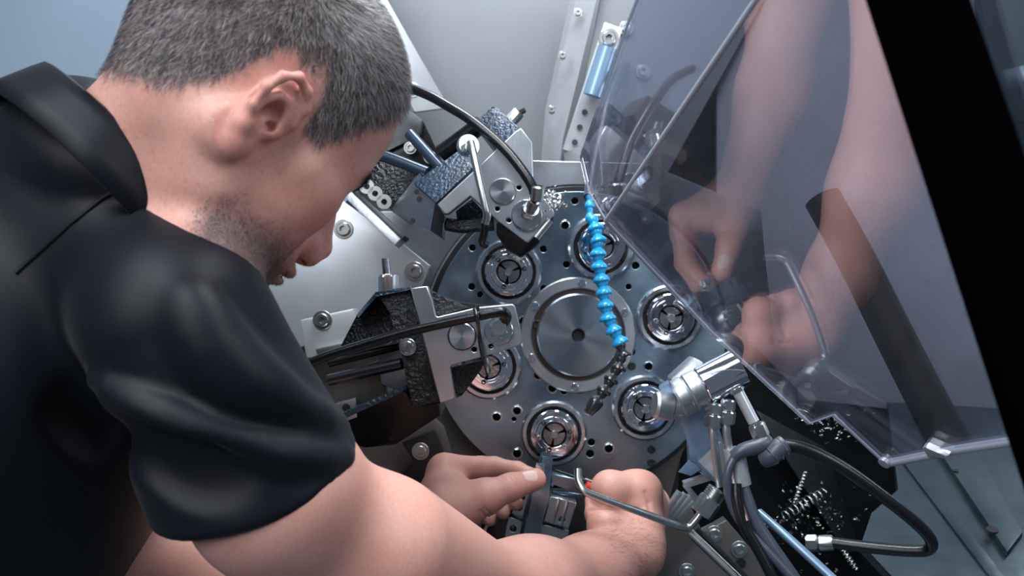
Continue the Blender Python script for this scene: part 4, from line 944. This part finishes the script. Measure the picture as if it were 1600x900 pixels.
tag(t4_, 'straight blue-grey pipe running down right behind the hanging hoses', 'pipe')
lh = thing('looped_hose', 'shiny black hose bulging in a wide loop over the tray, lower right', 'hose', P(1300, 760, 1.05))
tube('hose', [P(1196, 706, 1.0), P(1222, 696, .995), P(1262, 703, .99), P(1320, 733, .985), P(1385, 780, .985), P(1432, 818, .99), P(1454, 843, 1.0), P(1452, 858, 1.01), P(1425, 861, 1.02), P(1365, 856, 1.04), P(1300, 848, 1.06)], .0062, M['rubber'], lh, 16)
tube('clamp_spring', [P(1193, 716, .99), P(1204, 712, .985), P(1215, 702, .984), P(1226, 694, .985)], .0098, M['rubbergrey'], lh, 14)
for k in range(3): q = P(1205+k*9, 711-k*7, .985); lathe('spring_coil', [(.0098, -.0012), (.0112, 0), (.0098, .0012)], q, (1, 0, .75), M['zinc'], lh, 20, closed=True)
ae = (P(1262, 849, 1.07)-P(1302, 848, 1.06)).normalized()
lathe('crimp_ferrule', [(.0001, 0), (.0078, 0), (.0084, .002), (.0084, .014), (.007, .016), (.0001, .016)], P(1302, 848, 1.06), ae, M['zinc'], lh, 24)
hexnut('crimp_nut', P(1302, 848, 1.06)+ae*.016, ae, .0092, .012, M['zinc'], lh)
# bent spray pipe with its nut
sp = thing('spray_pipe', 'bent pale metal pipe with a hooked tip, crossing in front of the right fist', 'pipe', P(1085, 815, .99))
tube('pipe', [P(903, 733, .99), P(904, 752, .985), P(912, 766, .98), P(930, 775, .98), P(1000, 800, .985), P(1055, 820, .995), P(1074, 824, 1.0), P(1086, 814, 1.0), P(1096, 800, 1.0)], .0039, M['zinc'], sp, 16)
an = (P(1117, 772, 1.0)-P(1096, 802, 1.0)).normalized()
hexnut('pipe_nut', P(1095, 803, 1.0), an, .0125, .019, M['zinc'], sp)
lathe('thread', [(.0001, 0)]+[(r, .0012*i) for i in range(10) for r in ([.0095] if i % 2 else [.0108])]+[(.0001, .012)], P(1095, 803, 1.0)+an*.019, an, M['zinc'], sp, 32)
tube('lower_rod', [P(1078, 832, 1.01), P(1120, 872, 1.0), P(1165, 915, .99)], .0046, M['zinc'], sp, 14)
tube('lower_rod', [P(1088, 826, 1.02), P(1140, 876, 1.01), P(1185, 925, 1.0)], .0030, M['dark'], sp, 14)
af = thing('angle_frame', 'small bright bent angle strip beside the pipe nut', 'bracket', P(1085, 770, 1.07))
slab('strip', P(1068, 757, 1.07), P(1116, 742, 1.07), (0, 0, 1), .007, .012, M['white'], af)
slab('strip', P(1070, 757, 1.07), P(1092, 785, 1.07), (1, 0, 0), .006, .010, M['milled'], af)
for k in range(4): slab('rib', P(1030+k*9, 815-k*2, 1.12), P(1062+k*9, 768+k*3, 1.12), (1, 0, .5), .0065, .01, M['milled'], af)
# ================================================================== tool holder between the hands
hd = thing('tool_holder', 'grey dovetail tool holder of stacked steel blocks between the two hands', 'tool holder', P(840, 800, 1.15))
HDD = 1.14
plate_px('clamp_jaw', [(807, 770), (827, 772), (818, 808), (799, 803)], [(816, 778, 4.2), (811, 793, 4.6)], HDD, .03, M['milled'], hd)
plate_px('clamp_jaw', [(794, 807), (817, 814), (812, 842), (788, 840)], [(802, 826, 5)], HDD+.004, .03, M['milled'], hd)
prism('holder_bar', [P(847, 712, 1.135), P(864, 716, 1.135), P(858, 780, 1.13), P(840, 846, 1.13), P(815, 846, 1.13), P(832, 772, 1.13)], (0, .03, 0), M['drum'], hd)
plate_px('ridged_block', [(860, 775), (901, 786), (889, 826), (849, 815)], [(878, 812, 4.6)], HDD-.004, .03, M['milled'], hd)
for k in range(2): slab('ridge', P(874+k*13, 779+k*3.5, HDD-.0045), P(863+k*13, 818+k*3.5, HDD-.0045), (1, 0, 0), .0035, .004, M['steel'], hd)
plate_px('lower_block', [(846, 818), (889, 830), (886, 846), (840, 845)], [], HDD, .03, M['milled'], hd)
plate_px('cross_bar', [(862, 740), (925, 754), (922, 778), (862, 772)], [(863, 758, 3)], HDD+.012, .02, M['drum'], hd)
prism('holder_base', [P(760, 770, 1.2), P(930, 770, 1.2), P(930, 900, 1.18), P(740, 900, 1.18)], (0, .03, 0), M['dark'], hd)
slab('guide_edge', P(770, 800, 1.16), P(748, 850, 1.15), (1, 0, 0), .004, .01, M['milled'], hd)
ins = thing('cutting_insert', 'small pale cutting insert pinched between left thumb and forefinger', 'insert', P(846, 738, 1.11))
prism('insert_body', [P(838, 724, 1.108), P(852, 727, 1.108), P(849, 744, 1.108), P(835, 740, 1.108)], (0, .008, 0), M['steel'], ins, .0006)
hk = thing('hex_key', 'thin dark hex key with a red grip, held in the right fist', 'hex key', P(930, 755, 1.07))
tube('shaft', [P(868, 735, 1.10), P(926, 754, 1.075), P(945, 762, 1.07)], .0014, M['dark'], hk, 8, smooth_path=False)
tube('grip', [P(916, 758, 1.062), P(946, 770, 1.065)], .0042, M['red'], hk, 14, smooth_path=False)
tube('collar', [P(914, 750, 1.073), P(934, 757, 1.07)], .0034, M['blackplastic'], hk, 12, smooth_path=False)
# ================================================================== glass door at right
PN = Vector((.6624, .6624, .35)); PN = Vector((.6624, .35, .6624)).normalized(); PDIST = .432
def onpane(px, py):
    q = P(px, py, 1)-CAM; return CAM+q*(PDIST/q.dot(PN))
gm = bpy.data.materials.new('tinted_guard_glass'); gm.use_nodes = True; nt = gm.node_tree; nt.nodes.clear()
o_ = nt.nodes.new('ShaderNodeOutputMaterial'); mx = nt.nodes.new('ShaderNodeMixShader'); tr = nt.nodes.new('ShaderNodeBsdfTransparent'); gl = nt.nodes.new('ShaderNodeBsdfGlossy')
df = nt.nodes.new('ShaderNodeBsdfDiffuse'); mx2 = nt.nodes.new('ShaderNodeMixShader')
tr.inputs[0].default_value = (.68, .68, .73, 1); gl.inputs['Roughness'].default_value = .025; gl.inputs['Color'].default_value = (.95, .95, 1, 1); mx.inputs[0].default_value = .26
df.inputs[0].default_value = (.5, .52, .56, 1)
nz = nt.nodes.new('ShaderNodeTexNoise'); nz.inputs['Scale'].default_value = 7; nz.inputs['Detail'].default_value = 4; ge = nt.nodes.new('ShaderNodeNewGeometry'); nt.links.new(ge.outputs['Position'], nz.inputs['Vector'])
mr = nt.nodes.new('ShaderNodeMapRange'); mr.inputs[1].default_value = .35; mr.inputs[2].default_value = .75; mr.inputs[3].default_value = .01; mr.inputs[4].default_value = .045; nt.links.new(nz.outputs['Fac'], mr.inputs[0])
nt.links.new(tr.outputs[0], mx.inputs[1]); nt.links.new(gl.outputs[0], mx.inputs[2]); nt.links.new(mr.outputs[0], mx2.inputs[0]); nt.links.new(mx.outputs[0], mx2.inputs[1]); nt.links.new(df.outputs[0], mx2.inputs[2]); nt.links.new(mx2.outputs[0], o_.inputs[0])
M['glass'] = gm
M['glassedge'] = mat('glass_edge', (.42, .47, .54), .3, 0, .6)
door = thing('guard_door', 'smeared tinted guard glass in a black post, mirroring both hands, right side', 'machine door', onpane(1500, 650))
FO = [onpane(1310, -190), onpane(945, 347)]
main = [onpane(1310, -190), onpane(945, 347), onpane(1110, 522), onpane(1263, 664), onpane(1300, 651), onpane(1382, 727), onpane(1490, 706), onpane(1640, 684), onpane(1700, 500), onpane(1500, -190)]
prism('glass_pane', main, PN*.004, M['glass'], door, 0)
def edge(name, pts, r, m): return tube(name, pts, r, m, door, 8, smooth_path=False)
edge('pane_edge', [p+PN*.002 for p in (main[1], main[2], main[3], main[4], main[5])], .0016, M['glassedge'])
edge('pane_edge', [p+PN*.002 for p in (main[5], main[6], main[7])], .0038, M['glassedge'])
edge('fold_edge', [p+PN*.001 for p in FO], .0022, M['glassedge'])
def far(px, py, d): return P(px, py, d)
nar = [FO[0], FO[1], far(921, 300, 1.0), far(905, 246, 1.02), far(1020, 40, .86), far(1140, -190, .72)]
nn_ = (nar[0]-nar[1]).cross(nar[3]-nar[1]).normalized(); nn_ = nn_ if nn_.y > 0 else -nn_
nar = [p-nn_*((p-nar[1]).dot(nn_)) for p in nar]
prism('side_pane', nar, nn_*.004, M['glass'], door, 0)
edge('side_edge', [p+nn_*.002 for p in nar[1:]], .0012, M['glassedge'])
def post(px, py, d): return P(px, py, d)
prism('door_post', [post(1362, -120, .40), post(1480, -120, .37), post(1800, 800, .40), post(1688, 900, .44)], (.0, .03, .0), M['frame'], door, .003)
prism('hinge_block', [post(1562, 110, .62), post(1620, 95, .60), post(1650, 180, .60), post(1592, 192, .62)], (0, .02, 0), M['tray'], door, .003)
hn = thing('door_hook', 'small pale catch at the bottom edge of the glass', 'catch', onpane(1455, 705))
prism('catch_body', [onpane(1446, 692), onpane(1452, 690), onpane(1470, 700), onpane(1488, 704), onpane(1484, 709), onpane(1456, 707)], -PN*.006, M['white'], hn)
lathe('catch_knob', [(.0001, 0), (.005, 0), (.0055, .004), (.0001, .005)], onpane(1384, 720), -PN, M['white'], hn, 20)
bx = tube('shade_bar', [P(1285, 310, 1.20), P(1335, 400, 1.17), P(1400, 530, 1.13), P(1490, 705, 1.08)], .022, M['shadeband'], None, 20)  # added bar, takes the place of a shadow falling across the dirty glass
tag(bx, 'dark brown bar added behind the guard glass in place of a slanting shadow band', 'bar')
